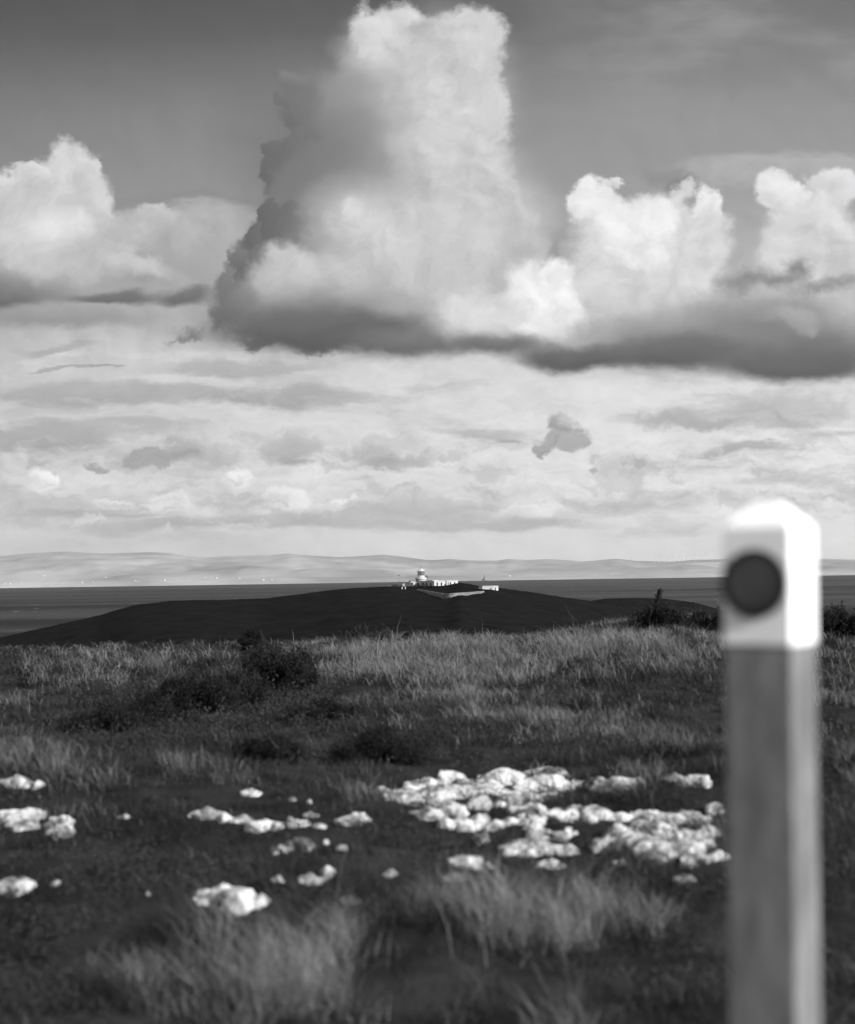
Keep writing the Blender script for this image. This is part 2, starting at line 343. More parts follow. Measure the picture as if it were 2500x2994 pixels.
def headland(x, y):
    x = np.asarray(x, float); y = np.asarray(y, float)
    px = 1250 + F*x/y; hz = 1677-.01553*(px-1250)
    Yc = 1090.
    zc = EYE-(np.interp(px, a1, b1)-hz)/F*Yc
    t = Yc-y
    z = zc - 31*(1-np.exp(-(np.maximum(t-6, 0)/420)**1.35)) - 75*sst(20, 560, -t)
    z = z + fbm(x*.02, y*.02, 5, 5)*3.0*sst(60, 200, np.abs(t)) + fbm(x*.11, y*.11, 5, 15)*.9+fbm(x*.3, y*.3, 3, 18)*.8
    zb = EYE-(np.interp(px, a2, b2)-hz)/F*1420
    z2 = zb - 60*sst(10, 500, np.abs(y-1420)) + fbm(x*.02, y*.02, 5, 25)*1.2
    return np.maximum(np.maximum(z, z2), -9)
def hit(fn, px, py, t0, t1, n=3000):
    d = ray(px, py); ts = np.geomspace(t0, t1, n)
    X, Y, Z = d.x*ts, d.y*ts, EYE+d.z*ts
    k = np.argmax(Z < fn(X, Y)); 
    return Vector((X[k], Y[k], Z[k]))

# ------------------------------------------------------------ structure
def sheet(name, xs, ys, fn, m, smooth=True):
    X, Y = np.meshgrid(xs, ys); Z = fn(X, Y); n, k = X.shape
    v = np.stack([X.ravel(), Y.ravel(), Z.ravel()], 1)
    i = np.arange(n*k).reshape(n, k)
    f = np.stack([i[:-1, :-1], i[:-1, 1:], i[1:, 1:], i[1:, :-1]], -1).reshape(-1, 4)
    o = link(name, npmesh(name, v, f), m, smooth=smooth); tag(o, kind='structure'); return o
# ground: rings round the camera
ang = np.concatenate([np.linspace(-.32, .32, 420), np.linspace(.32, 2*math.pi-.32, 300)[1:-1]])
rad = np.concatenate([[.05], np.geomspace(.6, 45, 330), np.geomspace(46, 1700, 90)])
A_, R_ = np.meshgrid(ang, rad); X, Y = R_*np.sin(A_), R_*np.cos(A_)
Z = ground(X, Y); n, k = X.shape; i = np.arange(n*k).reshape(n, k); j = np.roll(i, -1, 1)
f = np.stack([i[:-1], i[1:], j[1:], j[:-1]], -1).reshape(-1, 4)
o = link('ground', npmesh('ground', np.stack([X.ravel(), Y.ravel(), Z.ravel()], 1), f), MT['soil'], smooth=True); tag(o, kind='structure')
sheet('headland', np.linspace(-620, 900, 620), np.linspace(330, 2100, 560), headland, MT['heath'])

FAR = [(-4500,1668),(-2500,1650),(-1200,1655),(-600,1650),(-200,1640)] + [(x*.7127, 1000+y*.7127) for x, y in
  [(0,885),(120,872),(270,865),(420,873),(620,868),(700,872),(760,884),(830,889),(940,882),(1100,881),(1180,873),(1250,880),(1400,889),(1480,884),(1570,878),(1640,885),(1754,902)]] + \
  [(1250+x*.7127, 1000+y*.7127) for x, y in [(80,898),(180,903),(280,903),(330,895),(400,900),(490,896),(640,906),(770,895),(860,904),(1000,907),(1080,900),(1200,897),(1620,895),(1754,900)]] + \
  [(2900,1640),(3600,1625),(4800,1640),(7000,1660)]
a3, b3 = zip(*FAR)
R1 = [(-900,1700),(-300,1660),(0,1648),(200,1640),(420,1638),(560,1642),(640,1655),(700,1672),(760,1700),(820,1690),(900,1668),(1000,1662),(1150,1668),(1300,1664),(1500,1668),(1800,1662),(2300,1668),(2700,1660),(3500,1720)]
R2 = [(-900,1720),(-200,1690),(100,1684),(300,1694),(500,1684),(640,1690),(740,1690),(800,1680),(900,1668),(1000,1665),(1120,1670),(1200,1688),(1350,1690),(1450,1680),(1550,1668),(1700,1672),(1900,1680),(2300,1676),(2600,1680),(3500,1720)]
def far(x, y):
    px = 1250+F*x/y; hz = 1677-.01553*(np.clip(px, -1500, 4000)-1250)
    Y0 = 13200+fbm(x*.0004, x*0+3, 4, 41)*900; Yc = 15600.
    zc = (EYE-(np.interp(px, a3, b3)-hz)/F*Yc)
    t = (y-Y0)/(Yc-Y0)
    rid = fbm(x*.0007, y*.0007, 6, 55)
    rid2 = np.abs(fbm(x*.0011+7, y*.0008, 5, 65))
    z = zc*np.clip(t, 0, 1)**.85*(1-.0*t) + (rid*120-rid2*130+18)*np.sin(np.pi*np.clip(t, 0, 1))**.8
    for L_, Yr, wd in ((R1, 14700., 750.), (R2, 14000., 600.)):
        q1, q2 = zip(*L_); zr_ = (EYE-(np.interp(px, q1, q2)-hz)/F*Yr); tt = np.clip(1-np.abs(y+rid*300-Yr)/wd, 0, 1); z = np.maximum(z, zr_*(tt*tt*(3-2*tt))**.8)
    z = z+14*sst(0, .06, t)
    z = np.where(y > Yc, zc-(y-Yc)*.12, z)
    return np.where(t < 0, -6, z)
X1 = np.linspace(-15500, 15500, 900)
ys = np.linspace(12600, 16600, 170)
Xg, Yg = np.meshgrid(X1, ys); Xg = Xg*Yg/15600; Zg = far(Xg, Yg)
n, k = Xg.shape; i = np.arange(n*k).reshape(n, k)
f = np.stack([i[:-1, :-1], i[:-1, 1:], i[1:, 1:], i[1:, :-1]], -1).reshape(-1, 4)
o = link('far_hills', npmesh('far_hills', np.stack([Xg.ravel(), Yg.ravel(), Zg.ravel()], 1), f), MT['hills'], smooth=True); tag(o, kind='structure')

# sea
m = bpy.data.materials.new('sea water'); m.use_nodes = True; t = m.node_tree; N, Lk = t.nodes, t.links
b = N['Principled BSDF']; b.inputs['Roughness'].default_value = .6; b.inputs['IOR'].default_value = 1.33; b.inputs['Specular IOR Level'].default_value = .09
g = N.new('ShaderNodeTexCoord'); mp = N.new('ShaderNodeMapping'); mp.inputs['Scale'].default_value = (.0004, .0022, 1); Lk.new(g.outputs['Object'], mp.inputs[0])
n1 = N.new('ShaderNodeTexNoise'); n1.inputs['Scale'].default_value = 1.0; n1.inputs['Detail'].default_value = 4; Lk.new(mp.outputs[0], n1.inputs['Vector'])
r1 = N.new('ShaderNodeValToRGB'); Lk.new(n1.outputs[0], r1.inputs[0])
r1.color_ramp.elements[0].position = .4; r1.color_ramp.elements[0].color = (.006,)*3+(1,)
r1.color_ramp.elements[1].position = .6; r1.color_ramp.elements[1].color = (.034,)*3+(1,)
mp2 = N.new('ShaderNodeMapping'); mp2.inputs['Scale'].default_value = (.05, .0055, 1); Lk.new(g.outputs['Object'], mp2.inputs[0])
n2 = N.new('ShaderNodeTexNoise'); n2.inputs['Scale'].default_value = 1.0; n2.inputs['Detail'].default_value = 5; n2.inputs['Roughness'].default_value = .7; Lk.new(mp2.outputs[0], n2.inputs['Vector'])
r2 = N.new('ShaderNodeValToRGB'); Lk.new(n2.outputs[0], r2.inputs[0])
r2.color_ramp.elements[0].position = .66; r2.color_ramp.elements[0].color = (0, 0, 0, 1); r2.color_ramp.elements[1].position = .70; r2.color_ramp.elements[1].color = (1, 1, 1, 1)
mx = N.new('ShaderNodeMix'); mx.data_type = 'RGBA'; Lk.new(r2.outputs[0], mx.inputs[0]); Lk.new(r1.outputs[0], mx.inputs[6]); mx.inputs[7].default_value = (.5, .5, .5, 1)
Lk.new(mx.outputs[2], b.inputs['Base Color'])
n3 = N.new('ShaderNodeTexNoise'); n3.inputs['Scale'].default_value = .25; n3.inputs['Detail'].default_value = 6; Lk.new(g.outputs['Object'], n3.inputs['Vector'])
bp = N.new('ShaderNodeBump'); bp.inputs['Strength'].default_value = .8; bp.inputs['Distance'].default_value = .8; Lk.new(n3.outputs[0], bp.inputs['Height']); Lk.new(bp.outputs[0], b.inputs['Normal'])
o = MB(); vs = [o.bm.verts.new(p) for p in ((-24000, -12000, 0), (24000, -12000, 0), (24000, 22000, 0), (-24000, 22000, 0))]; o.bm.faces.new(vs)
tag(o.build('sea', m), kind='structure')

# ------------------------------------------------------------ lighthouse station
def pxm(Y): return Y/F
zx = lambda x: 1060+x*.26226
zy = lambda y: 1620+y*.26226
# main building: the near corner stands at C0; local x runs along the sunlit front, local y along the shaded side
YB = 1075.
C0 = at(zx(800), zy(376), YB)
k = pxm(YB)
LA = R(35)
bld = empty('keepers_house', C0, LA)
tag(bld, 'long flat roofed white single storey house with dark windows beside the lighthouse', 'house')
Lx = 268*.26226*k/math.cos(LA); Ly = 165*.26226*k/math.sin(LA); H = 78*.26226*k
w = MB(); w.box(0, 7.5, 0, Ly, -3, H-.45); w.box(9.2, Lx, 0, 10, -3, H-.45); w.box(7.5, 9.2, .7, 9, -3, H-.5)
w.build('wall', MT['white'], bld)
w = MB(); w.box(-.2, 7.7, -.2, Ly+.2, H-.45, H); w.build('parapet', MT['white'], bld)
w = MB(); w.box(9.0, Lx+.2, -.2, 10.2, H-.45, H); w.build('parapet', MT['white'], bld)
w = MB(); w.box(7.72, 8.98, .1, 9, H-.5, H-.06); w.build('porch_roof', MT['grey'], bld)
w = MB(); w.box(1.5, 6, 4, 11, H, H+.35); w.build('roof_hatch', MT['grey'], bld)
w = MB(); w.box(-.08, 7.5, -.08, Ly, -3, .35); w.box(9.2, Lx+.08, -.08, 10, -3, .35); w.build('plinth', MT['white'], bld)
def window(parent, ax, s, wd, z0, z1):
    f = MB(); fr = .12
    def bx(mb, a, b, c, d, out0, out1):
        if ax == 'x': mb.box(a, b, -out1, -out0, c, d)
        else: mb.box(-out1, -out0, a, b, c, d)
    bx(f, s-wd/2, s+wd/2, z0, z1, 0.0, .03); p = f.build('window', MT['glass'], parent)
    g = MB()
    for q in ((s-wd/2-.06, s-wd/2, z0, z1), (s+wd/2, s+wd/2+.06, z0, z1), (s-wd/2-.06, s+wd/2+.06, z1, z1+.07)): bx(g, *q, 0, .06)
    g.build('frame', MT['grey'], p)
    g = MB(); bx(g, s-wd/2-.12, s+wd/2+.12, z0-.1, z0, 0, .14); g.build('sill', MT['grey'], p)
for q, wd in ((833, 1.05), (881, 1.05), (957, .65), (982, 1.0), (1030, 1.0)):
    window(bld, 'x', (q-800)/268*Lx, wd, 1.25, 3.15)
for q in (674, 717, 762):
    window(bld, 'y', (800-q)/165*Ly, 1.55, 1.15, 3.1)
w = MB(); w.box(-.35, 0, (800-697)/165*Ly-.35, (800-697)/165*Ly+.35, 1.7, 2.5); w.build('wall_lamp', MT['iron'], bld)
w = MB(); w.box(7.75, 8.95, .64, .7, 0, 2.5); w.build('door', MT['dark'], bld)
w = MB(); q = (1006-800)/268*Lx; w.box(q-.95, q+.85, -1.3, 0, -3, 1.9); w.build('store_box', MT['white'], bld)
w = MB(); q = (1052-800)/268*Lx
for s_ in (-.7, 0, .7): w.box(q+s_-.09, q+s_+.09, -1.6, -1.45, -1, .9)
w.box(q-.9, q+.9, -1.56, -1.5, .6, .75); w.build('railing', MT['white'], bld)

# lighthouse tower
YT = 1094.; k = pxm(YT)
B0 = at(zx(655), zy(356), YT)
def hz_(y): return (356-y)*.26226*k
lh = empty('lighthouse', B0); tag(lh, 'squat white lighthouse tower with glazed lantern, gallery and conical roof', 'lighthouse')
q = .26226*k
MB().lathe([(56*q, -3), (56*q, hz_(300)), (58*q, hz_(290)), (62*q, hz_(280)), (66*q, hz_(277))], 40).build('tower', MT['white'], lh, True)
MB().lathe([(67*q, hz_(277)), (67*q, hz_(263)), (60*q, hz_(262.5))], 40).build('gallery', MT['white'], lh)
MB().lathe([(40*q, hz_(263)), (40*q, hz_(241)), (38*q, hz_(240))], 40).build('lantern_base', MT['white'], lh)
ln = MB().lathe([(36*q*.96, hz_(240)), (36*q*.96, hz_(190))], 24)
gm = bpy.data.materials.new('lantern glass'); gm.use_nodes = True
gb = gm.node_tree.nodes['Principled BSDF']; gb.inputs['Base Color'].default_value = (.5, .5, .5, 1); gb.inputs['Roughness'].default_value = .05; gb.inputs['Alpha'].default_value = .22
lant = ln.build('lantern', gm, lh)
bars = MB(); nb = 8; r_ = 37*q
for a in range(nb):
    A0 = 2*math.pi*a/nb; A1 = 2*math.pi*(a+1)/nb
    pt = lambda A, z: (r_*math.cos(A), r_*math.sin(A), z)
    z0, z1 = hz_(240), hz_(190)
    bars.tube(pt(A0, z0), pt(A1, z1), .13, n=5); bars.tube(pt(A1, z0), pt(A0, z1), .13, n=5); bars.tube(pt(A0, z0), pt(A0, z1), .09, n=5)
bars.build('glazing_bar', MT['iron'], lant)
MB().lathe([(14*q, hz_(240)), (20*q, hz_(228)), (20*q, hz_(206)), (12*q, hz_(196))], 16).build('lens', MT['glass'], lh)
MB().lathe([(44*q, hz_(190)), (44*q, hz_(188)), (30*q, hz_(178)), (15*q, hz_(167)), (6*q, hz_(162)), (4*q, hz_(158))], 32).build('roof', MT['white'], lh, False)
MB().lathe([(2.2*q, hz_(158)), (3.6*q, hz_(155)), (1.4*q, hz_(150)), (1.2*q, hz_(146)), (3*q, hz_(143)), (1*q, hz_(139)), (.7*q, hz_(134))], 10).build('finial', MT['iron'], lh)
MB().tube((-8*q, 0, hz_(172)), (-10*q, 0, hz_(158)), .2).build('vent', MT['iron'], lh)
rl = MB()
for a in range(24):
    A0 = 2*math.pi*a/24; rl.tube((63*q*math.cos(A0), 63*q*math.sin(A0), hz_(263)), (63*q*math.cos(A0), 63*q*math.sin(A0), hz_(248)), .03, n=4)
    A1 = 2*math.pi*(a+1)/24
    for zz in (248, 255): rl.tube((63*q*math.cos(A0), 63*q*math.sin(A0), hz_(zz)), (63*q*math.cos(A1), 63*q*math.sin(A1), hz_(zz)), .03, n=4)
rl.build('gallery_railing', MT['white'], lh)
w = MB(); w.box(47*q, 62*q, -.6, .6, hz_(264), hz_(238)); w.tube((66*q, -1, hz_(277)), (66*q, -1, hz_(246)), .18); w.tube((66*q, -1, hz_(246)), (73*q, -1, hz_(272)), .3, .5); w.build('fog_horn', MT['iron'], lh)
w = MB(); w.box(-42*q, -28*q, -56*q-.3, -30*q, 0, hz_(312)); w.build('door', MT['dark'], lh)
w = MB(); w.box(-36*q, -29*q, -52*q-.35, -30*q, hz_(300), hz_(288)); w.build('window', MT['glass'], lh)
# annexe left of the tower
A0_ = at(zx(590), zy(352), 1092); an = empty('annexe', A0_, R(12)); tag(an, 'small square grey annexe hard against the left foot of the lighthouse', 'outbuilding')
w = MB(); w.box(-3.0, 1.2, 0, 5, -3, 2.7); w.build('wall', MT['white'], an); w = MB(); w.box(-3.15, 1.35, -.15, 5.15, 2.7, 3.05); w.build('roof', MT['dark'], an)
# dark low outbuilding
A0_ = at(zx(472), zy(352), 1085); an = empty('long_outbuilding', A0_, R(4)); tag(an, 'long low dark stone outbuilding with flat roof left of the lighthouse', 'outbuilding')
w = MB(); w.box(0, 5.1, 0, 4, -3, 1.6); w.build('wall', MT['dark'], an); w = MB(); w.box(-.1, 5.2, -.1, 4.1, 1.6, 1.85); w.build('roof', MT['iron'], an)
w = MB(); w.box(-1.4, -.02, 0, 3.6, -3, 1.25); w.build('gable_wall', MT['grey'], an)
w = MB(); w.box(1.8, 2.6, -.03, 0, -1, .9); w.build('door', MT['iron'], an)

def wall_path(name, pts, thick, m, label, cat, seg=14, base=2.0):
    """pts: list of (px, py_top, depth)"""
    vs, fs = [], []
    P_ = []
    for (p0, t0, y0), (p1, t1, y1) in zip(pts, pts[1:]):
        for s in range(seg):
            a = s/seg; P_.append(at(p0+(p1-p0)*a, t0+(t1-t0)*a, y0+(y1-y0)*a))
    P_.append(at(*pts[-1])); n_ = len(P_)
    for i_, p in enumerate(P_):
        d = (P_[min(i_+1, n_-1)]-P_[max(i_-1, 0)]); d.z = 0; d.normalize(); nn = Vector((-d.y, d.x, 0))*thick/2
        zb = float(headland(p.x, p.y))-base; jit = random.uniform(-.06, .06)
        for s_, z_ in ((-1, zb), (-1, p.z+jit), (1, p.z+jit), (1, zb)): vs.append((p.x+nn.x*s_, p.y+nn.y*s_, z_))
    for i_ in range(n_-1):
        a, b_ = i_*4, i_*4+4
        for e in range(3): fs.append((a+e, b_+e, b_+e+1, a+e+1))
    fs.append((0, 1, 2, 3)); e = (n_-1)*4; fs.append((e+3, e+2, e+1, e))
    me = bpy.data.meshes.new(name); me.from_pydata(vs, [], fs)
    bm = bmesh.new(); bm.from_mesh(me); bmesh.ops.recalc_face_normals(bm, faces=bm.faces); bm.to_mesh(me); bm.free()
    return tag(link(name, me, m), label, cat)
def on_land(path):
    out = []
    for (x_, yb, yt), (x2_, yb2, yt2) in zip(path, path[1:]):
        for q_ in range(6):
            a_ = q_/6; xx = zx(x_+(x2_-x_)*a_); h_ = hit(headland, xx, zy(yb+(yb2-yb)*a_), 600, 1300); out.append((xx, zy(yt+(yt2-yt)*a_), h_.y))
    x_, yb, yt = path[-1]; out.append((zx(x_), zy(yt), hit(headland, zx(x_), zy(yb), 600, 1300).y))
    k1 = [q_ for q_ in out if q_[0] <= zx(900)+.1]; k2 = [q_ for q_ in out if q_[0] >= zx(900)-.1]; res = []
    for kk_ in (k1, k2):
        A_2 = np.polyfit([q_[0]-zx(900) for q_ in kk_], [q_[2] for q_ in kk_], 2); res.append([(q_[0], q_[1], float(np.polyval(A_2, q_[0]-zx(900)))-1.5) for q_ in kk_])
    m_ = (res[0][-1][2]+res[1][0][2])/2; c_ = res[0][-1]
    print('wall', res[0][0], m_, res[1][-1])
    return res[0][:-1]+[(c_[0], c_[1], m_)]+res[1][1:]
wall_path('boundary_wall', on_land([(610,402,392), (690,428,403), (900,495,441), (1000,477,436), (1100,457,430), (1200,444,423), (1350,431,411)]), .8, MT['stone'],
          'tall rough stone boundary wall turning a corner below the white house', 'wall', seg=2)
wall_path('garden_wall', [(zx(208), zy(341), 1086), (zx(330), zy(338), 1087), (zx(440), zy(345), 1084)], .5, MT['dark'], 'low dark garden wall running along the crest left of the lighthouse', 'wall', base=1)
# gate pillars
for q_, lab in ((442, 'white gate pillar with straight sides, the left of the pair'), (474, 'white gate pillar with leaning broken top, the right of the pair')):
    p = hit(headland, zx(q_), zy(390), 600, 1300); g = empty('gate_pillar', p); tag(g, lab, 'gate pillar', 'white gate pillars')
    lean = .25 if q_ == 474 else 0
    w = MB(); w.box(-.3, .3, -.3, .3, -1, 1.1); 
    for v in w.bm.verts:
        if v.co.z > 0: v.co.x += lean
    w.build('shaft', MT['white'], g, bevel=.04)
    w = MB(); w.box(-.38+lean, .38+lean, -.38, .38, 1.1, 1.35); w.build('cap', MT['white'], g, bevel=.06)
# mast with ball
p = at(zx(406), zy(352), 1080); g = empty('signal_mast', p); tag(g, 'thin dark mast with a round black ball on top, on the crest', 'mast')
w = MB(); w.box(-.5, .5, -.4, .4, -1.5, .9); w.build('base', MT['dark'], g)
w = MB(); w.tube((0, 0, .9), (0, 0, 3.2), .13); w.tube((0, 0, 3.2), (.1, 0, 6), .025); w.build('pole', MT['iron'], g)
w = MB(); bmesh.ops.create_icosphere(w.bm, subdivisions=2, radius=.42, matrix=Matrix.Translation((.1, 0, 6.2))); w.build('ball', MT['iron'], g, True)
# right outbuilding
p = at(zx(1455), zy(410), 1050); g = empty('store_building', p, R(28)); kk = pxm(1050)*.26226
tag(g, 'low flat roofed outbuilding with one white end, right of the walled yard', 'outbuilding')
x0 = -120*kk/math.cos(R(28))
w = MB(); w.box(x0, -.02, 0, 4.0, -2.5, 50*kk); w.build('wall', MT['grey'], g)
w = MB(); w.box(0.0, 58*kk/math.cos(R(28)), -.25, 4.0, -2.5, 50*kk); e_ = w.build('end_block', MT['white'], g)
w = MB(); w.box(x0-.2, 58*kk/math.cos(R(28))+.2, -.4, 4.2, 50*kk, 56*kk); w.build('roof', MT['white'], g)
w = MB(); w.box(1.0, 1.9, -.28, -.25, -.3, 2.0); w.build('door', MT['iron'], g)
w = MB(); w.box(-2.2, -1.0, -.03, 0, -.5, 1.7); w.build('door', MT['iron'], g)
w = MB(); w.box(x0-2.3, x0, .3, 3.5, -2.5, 42*kk); w.build('lean_to', MT['dark'], g)
p = at(zx(1262), zy(392), 1052); g = empty('rail_fence', p, R(10)); tag(g, 'short dark rail fence left of the low outbuilding', 'fence')
for s_ in (0, 1.1): MB().tube((s_, 0, -1), (s_, 0, 1.1), .09).build('post', MT['iron'], g)
w = MB(); w.tube((-.2, 0, 1.0), (1.4, 0, 1.0), .07); w.tube((-.2, 0, .5), (1.4, 0, .5), .05); w.build('rail', MT['iron'], g)
# small wind turbine
p = at(zx(1340), zy(372), 1062); g = empty('wind_turbine', p); kk = pxm(1062)*.26226
tag(g, 'small three bladed wind turbine on a dark mast behind the low outbuilding', 'wind turbine')
MB().tube((0, 0, -2), (0, 0, 84*kk), .26, .2).build('mast', MT['iron'], g)
hb = Vector((16*kk, -.5, 88*kk))
w = MB(); w.tube((-6*kk, .2, 85*kk), hb, .3, .22); w.build('nacelle', MT['iron'], g)
for a_, L_ in ((88, 52), (-38, 30), (188, 22)):
    d = Vector((math.cos(R(a_)), -.15, math.sin(R(a_))))*L_*kk
    w = MB(); w.tube(hb, hb+d, .26, .1, 6); w.build('blade', MT['iron'], g)
w = MB(); w.box(-8*kk, -5*kk, .1, .2, 80*kk, 92*kk); w.build('tail_vane', MT['iron'], g)
# pale posts right of house
for q_ in (1083, 1092):
    p = at(zx(q_), zy(372), 1078); o = MB().box(-.14, .14, -.14, .14, -1.2, 1.5).build('marker_post', MT['grey'], bevel=.03); o.location = p
    tag(o, 'short pale post just right of the white house, %s' % ('the nearer to it' if q_ == 1083 else 'the farther from it'), 'post', 'pale posts right of the white house')

# ------------------------------------------------------------ houses and turbines across the water
ct = empty('far_cottage', (0, 0, 0)); GL = 'tiny white house on the far shore across the sea'
w = MB(); w.box(-9, 9, -4, 4, -3, 5); w.build('wall', MT['white'], ct)
w = MB(); v = [w.bm.verts.new(c_) for c_ in ((-9.4,-4.4,5),(9.4,-4.4,5),(9.4,4.4,5),(-9.4,4.4,5),(-9.4,0,8.5),(9.4,0,8.5))]
for f_ in ((0,1,5,4),(2,3,4,5),(1,2,5),(3,0,4),(3,2,1,0)): w.bm.faces.new([v[i_] for i_ in f_])
w.build('roof', MT['grey'], ct)
def dup(o, loc, rz=0, s=1):
    c_ = o.copy(); C.objects.link(c_); c_.location = loc; c_.rotation_euler = (0, 0, rz); c_.scale = (s, s, s)
    for h in o.children:
        e_ = h.copy(); C.objects.link(e_); e_.parent = c_
    return c_
spots = [(14,1716),(60,1704),(130,1684),(165,1707),(182,1705),(240,1705),(272,1702),(310,1690),(395,1699),(402,1701),(470,1698),(482,1698),(492,1699),(505,1707),(540,1686),(600,1690),(618,1688),(634,1691),(680,1690),(700,1692),(720,1690),(770,1702),(795,1700),(1480,1693),(1491,1694),(1738,1687),(1790,1686),(30,1716),(4,1717)]
for n_, (a_, b_) in enumerate(spots):
    p = hit(far, a_, min(b_, 1708-.0155*(a_)), 12700, 15900, 1200)
    if p.y < 12900: p = at(a_, b_, 14000)
    p.z = float(far(np.array(p.x), np.array(p.y)))
    if n_ == 0: ct.location = p; c_ = ct; c_.scale = (1, 1, 1)
    else: c_ = dup(ct, p, random.uniform(-.6, .6), random.choice((.5, .6, .8, .9)))
    tag(c_, GL, 'house', 'white houses on the far shore')
tb = empty('far_wind_turbine', (0, 0, 0)); 
MB().tube((0, 0, 0), (0, 0, 55), 2.2, 1.4, 6).build('mast', MT['white'], tb)
w = MB()
for a_ in (90, 210, 330): w.tube((0, -3, 56), (30*math.cos(R(a_)), -3, 56+30*math.sin(R(a_))), 1.6, .6, 5)
w.build('rotor', MT['white'], tb)
for n_, a_ in enumerate((932, 950, 990, 1010, 1032, 1048, 1064, 1096, 1120, 1140)):
    px = 1250+a_*.7127; d = ray(px, 1600); x_, y_ = d.x/d.y*15400, 15400
    p = (x_, y_, float(far(np.array(x_), np.array(float(y_)))))
    if n_ == 0: tb.location = p; c_ = tb
    else: c_ = dup(tb, p)
    tag(c_, 'tiny pale wind turbine on the skyline of the hills across the sea', 'wind turbine', 'wind turbines on the far hills')

# ------------------------------------------------------------ waymarker post
PD = 2.46
corner = at(2316, 1889, PD)                       # near vertical edge between the two faces we see
na, nb_ = R(-33), R(57)                            # azimuths of the broad (shaded) and narrow (sunlit) faces
nrmF = Vector((math.sin(na), -math.cos(na), 0)); nrmS = Vector((math.sin(nb_), -math.cos(nb_), 0))
ctr = corner - (nrmF+nrmS)*.05
zt = at(2265, 1541, PD).z; zcap = at(2265, 1889, PD).z; zap = at(2265, 1463, PD).z
gz = float(ground(ctr.x, ctr.y))
post = empty('waymarker_post', (ctr.x, ctr.y, gz), na)   # local -Y is the broad face
TL = R(.5); post.matrix_world = Matrix.Translation((ctr.x-math.tan(TL)*(zt-gz), ctr.y, gz)) @ Matrix.Rotation(TL, 4, 'Y') @ Matrix.Rotation(na, 4, 'Z')
tag(post, 'square wooden footpath post with white painted top and dark round disc, out of focus', 'post')
w = MB(); w.box(-.0485, .0485, -.0485, .0485, -.4, zcap-gz); w.build('shaft', MT['wood'], post, bevel=.002)
w = MB(); z0, z1, z2 = zcap-gz, zt-gz, zap-gz; rings = []
for h_, z_ in ((.050, z0), (.050, z1), (.047, z1+.006), (.020, z2-.004), (.012, z2)):
    rings.append([w.bm.verts.new((sx_*h_, sy_*h_, z_)) for sx_, sy_ in ((-1,-1), (1,-1), (1,1), (-1,1))])
for a_, b_ in zip(rings, rings[1:]):
    for q_ in range(4): w.bm.faces.new((a_[q_], a_[(q_+1) % 4], b_[(q_+1) % 4], b_[q_]))
w.bm.faces.new(rings[0][::-1]); w.bm.faces.new(rings[-1])
w.build('painted_cap', MT['paint'], post, bevel=.0015)
dc = at(2218, 1707, PD); zd = dc.z-gz; xo = -.002
def disc(rad_, y0, y1, n_, rot=0.):
    mb = MB(); A = [mb.bm.verts.new((xo+rad_*math.cos(rot+2*math.pi*q_/n_), y0, zd+rad_*math.sin(rot+2*math.pi*q_/n_))) for q_ in range(n_)]
    B = [mb.bm.verts.new((v_.co.x, y1, v_.co.z)) for v_ in A]
    for q_ in range(n_): mb.bm.faces.new((A[q_], B[q_], B[(q_+1) % n_], A[(q_+1) % n_]))
    mb.bm.faces.new(A); mb.bm.faces.new(B[::-1]); return mb
dsk = disc(.0485, -.0505, -.055, 40).build('waymark_disc', MT['disc'], post)
disc(.036, -.055, -.0562, 32).build('inner_disc', MT['disc2'], dsk)

# ------------------------------------------------------------ rocks
def rock_np(c, rx, ry, rz, seed, rot=0., sub=3):
    bm = bmesh.new(); bmesh.ops.create_icosphere(bm, subdivisions=sub, radius=1)
    v = np.array([q_.co[:] for q_ in bm.verts]); f = np.array([[x_.index for x_ in p_.verts] for p_ in bm.faces]); bm.free()
    r1_ = np.random.default_rng(seed)
    for _ in range(14):                                   # chop with random planes: angular blocks
        nrm = r1_.normal(size=3); nrm /= np.linalg.norm(nrm); dd = r1_.uniform(.45, .85)
        s_ = v@nrm; v = v - np.outer(np.maximum(s_-dd, 0)*.85, nrm)
    o1 = r1_.uniform(0, 50, 3)
    nz = fbm(v[:, 0]*2.2+o1[0], v[:, 1]*2.2+v[:, 2]*1.7+o1[1], 5, seed % 97)
    v = v*(1.18+.45*nz)[:, None]
    cr = np.abs(fbm(v[:, 0]*3+o1[1], v[:, 2]*4+v[:, 1]*2+o1[2], 3, seed % 89)); v = v*(1-.30*np.exp(-(cr/.025)**2))[:, None]
    x_ = v[:, 0]*rx; y_ = v[:, 1]*ry
    v = np.stack([x_*math.cos(rot)-y_*math.sin(rot), x_*math.sin(rot)+y_*math.cos(rot), v[:, 2]*rz], 1)
    return v+np.array(c), f
def blob(px, py, w_, h_, seed, slope=0):
    p = hit(ground, px, py+h_*.42, 1.5, 60); d = p.y; hw = w_/2*d/F
    hh = h_*d/F
    return rock_np((p.x, p.y+hw*.5, p.z+hh*.16), hw*1.10, max(hw*.8, hh*1.1), hh*(.62 if w_ > 45 else .5), seed, random.uniform(-.35, .35), 3 if w_ > 45 else 2)
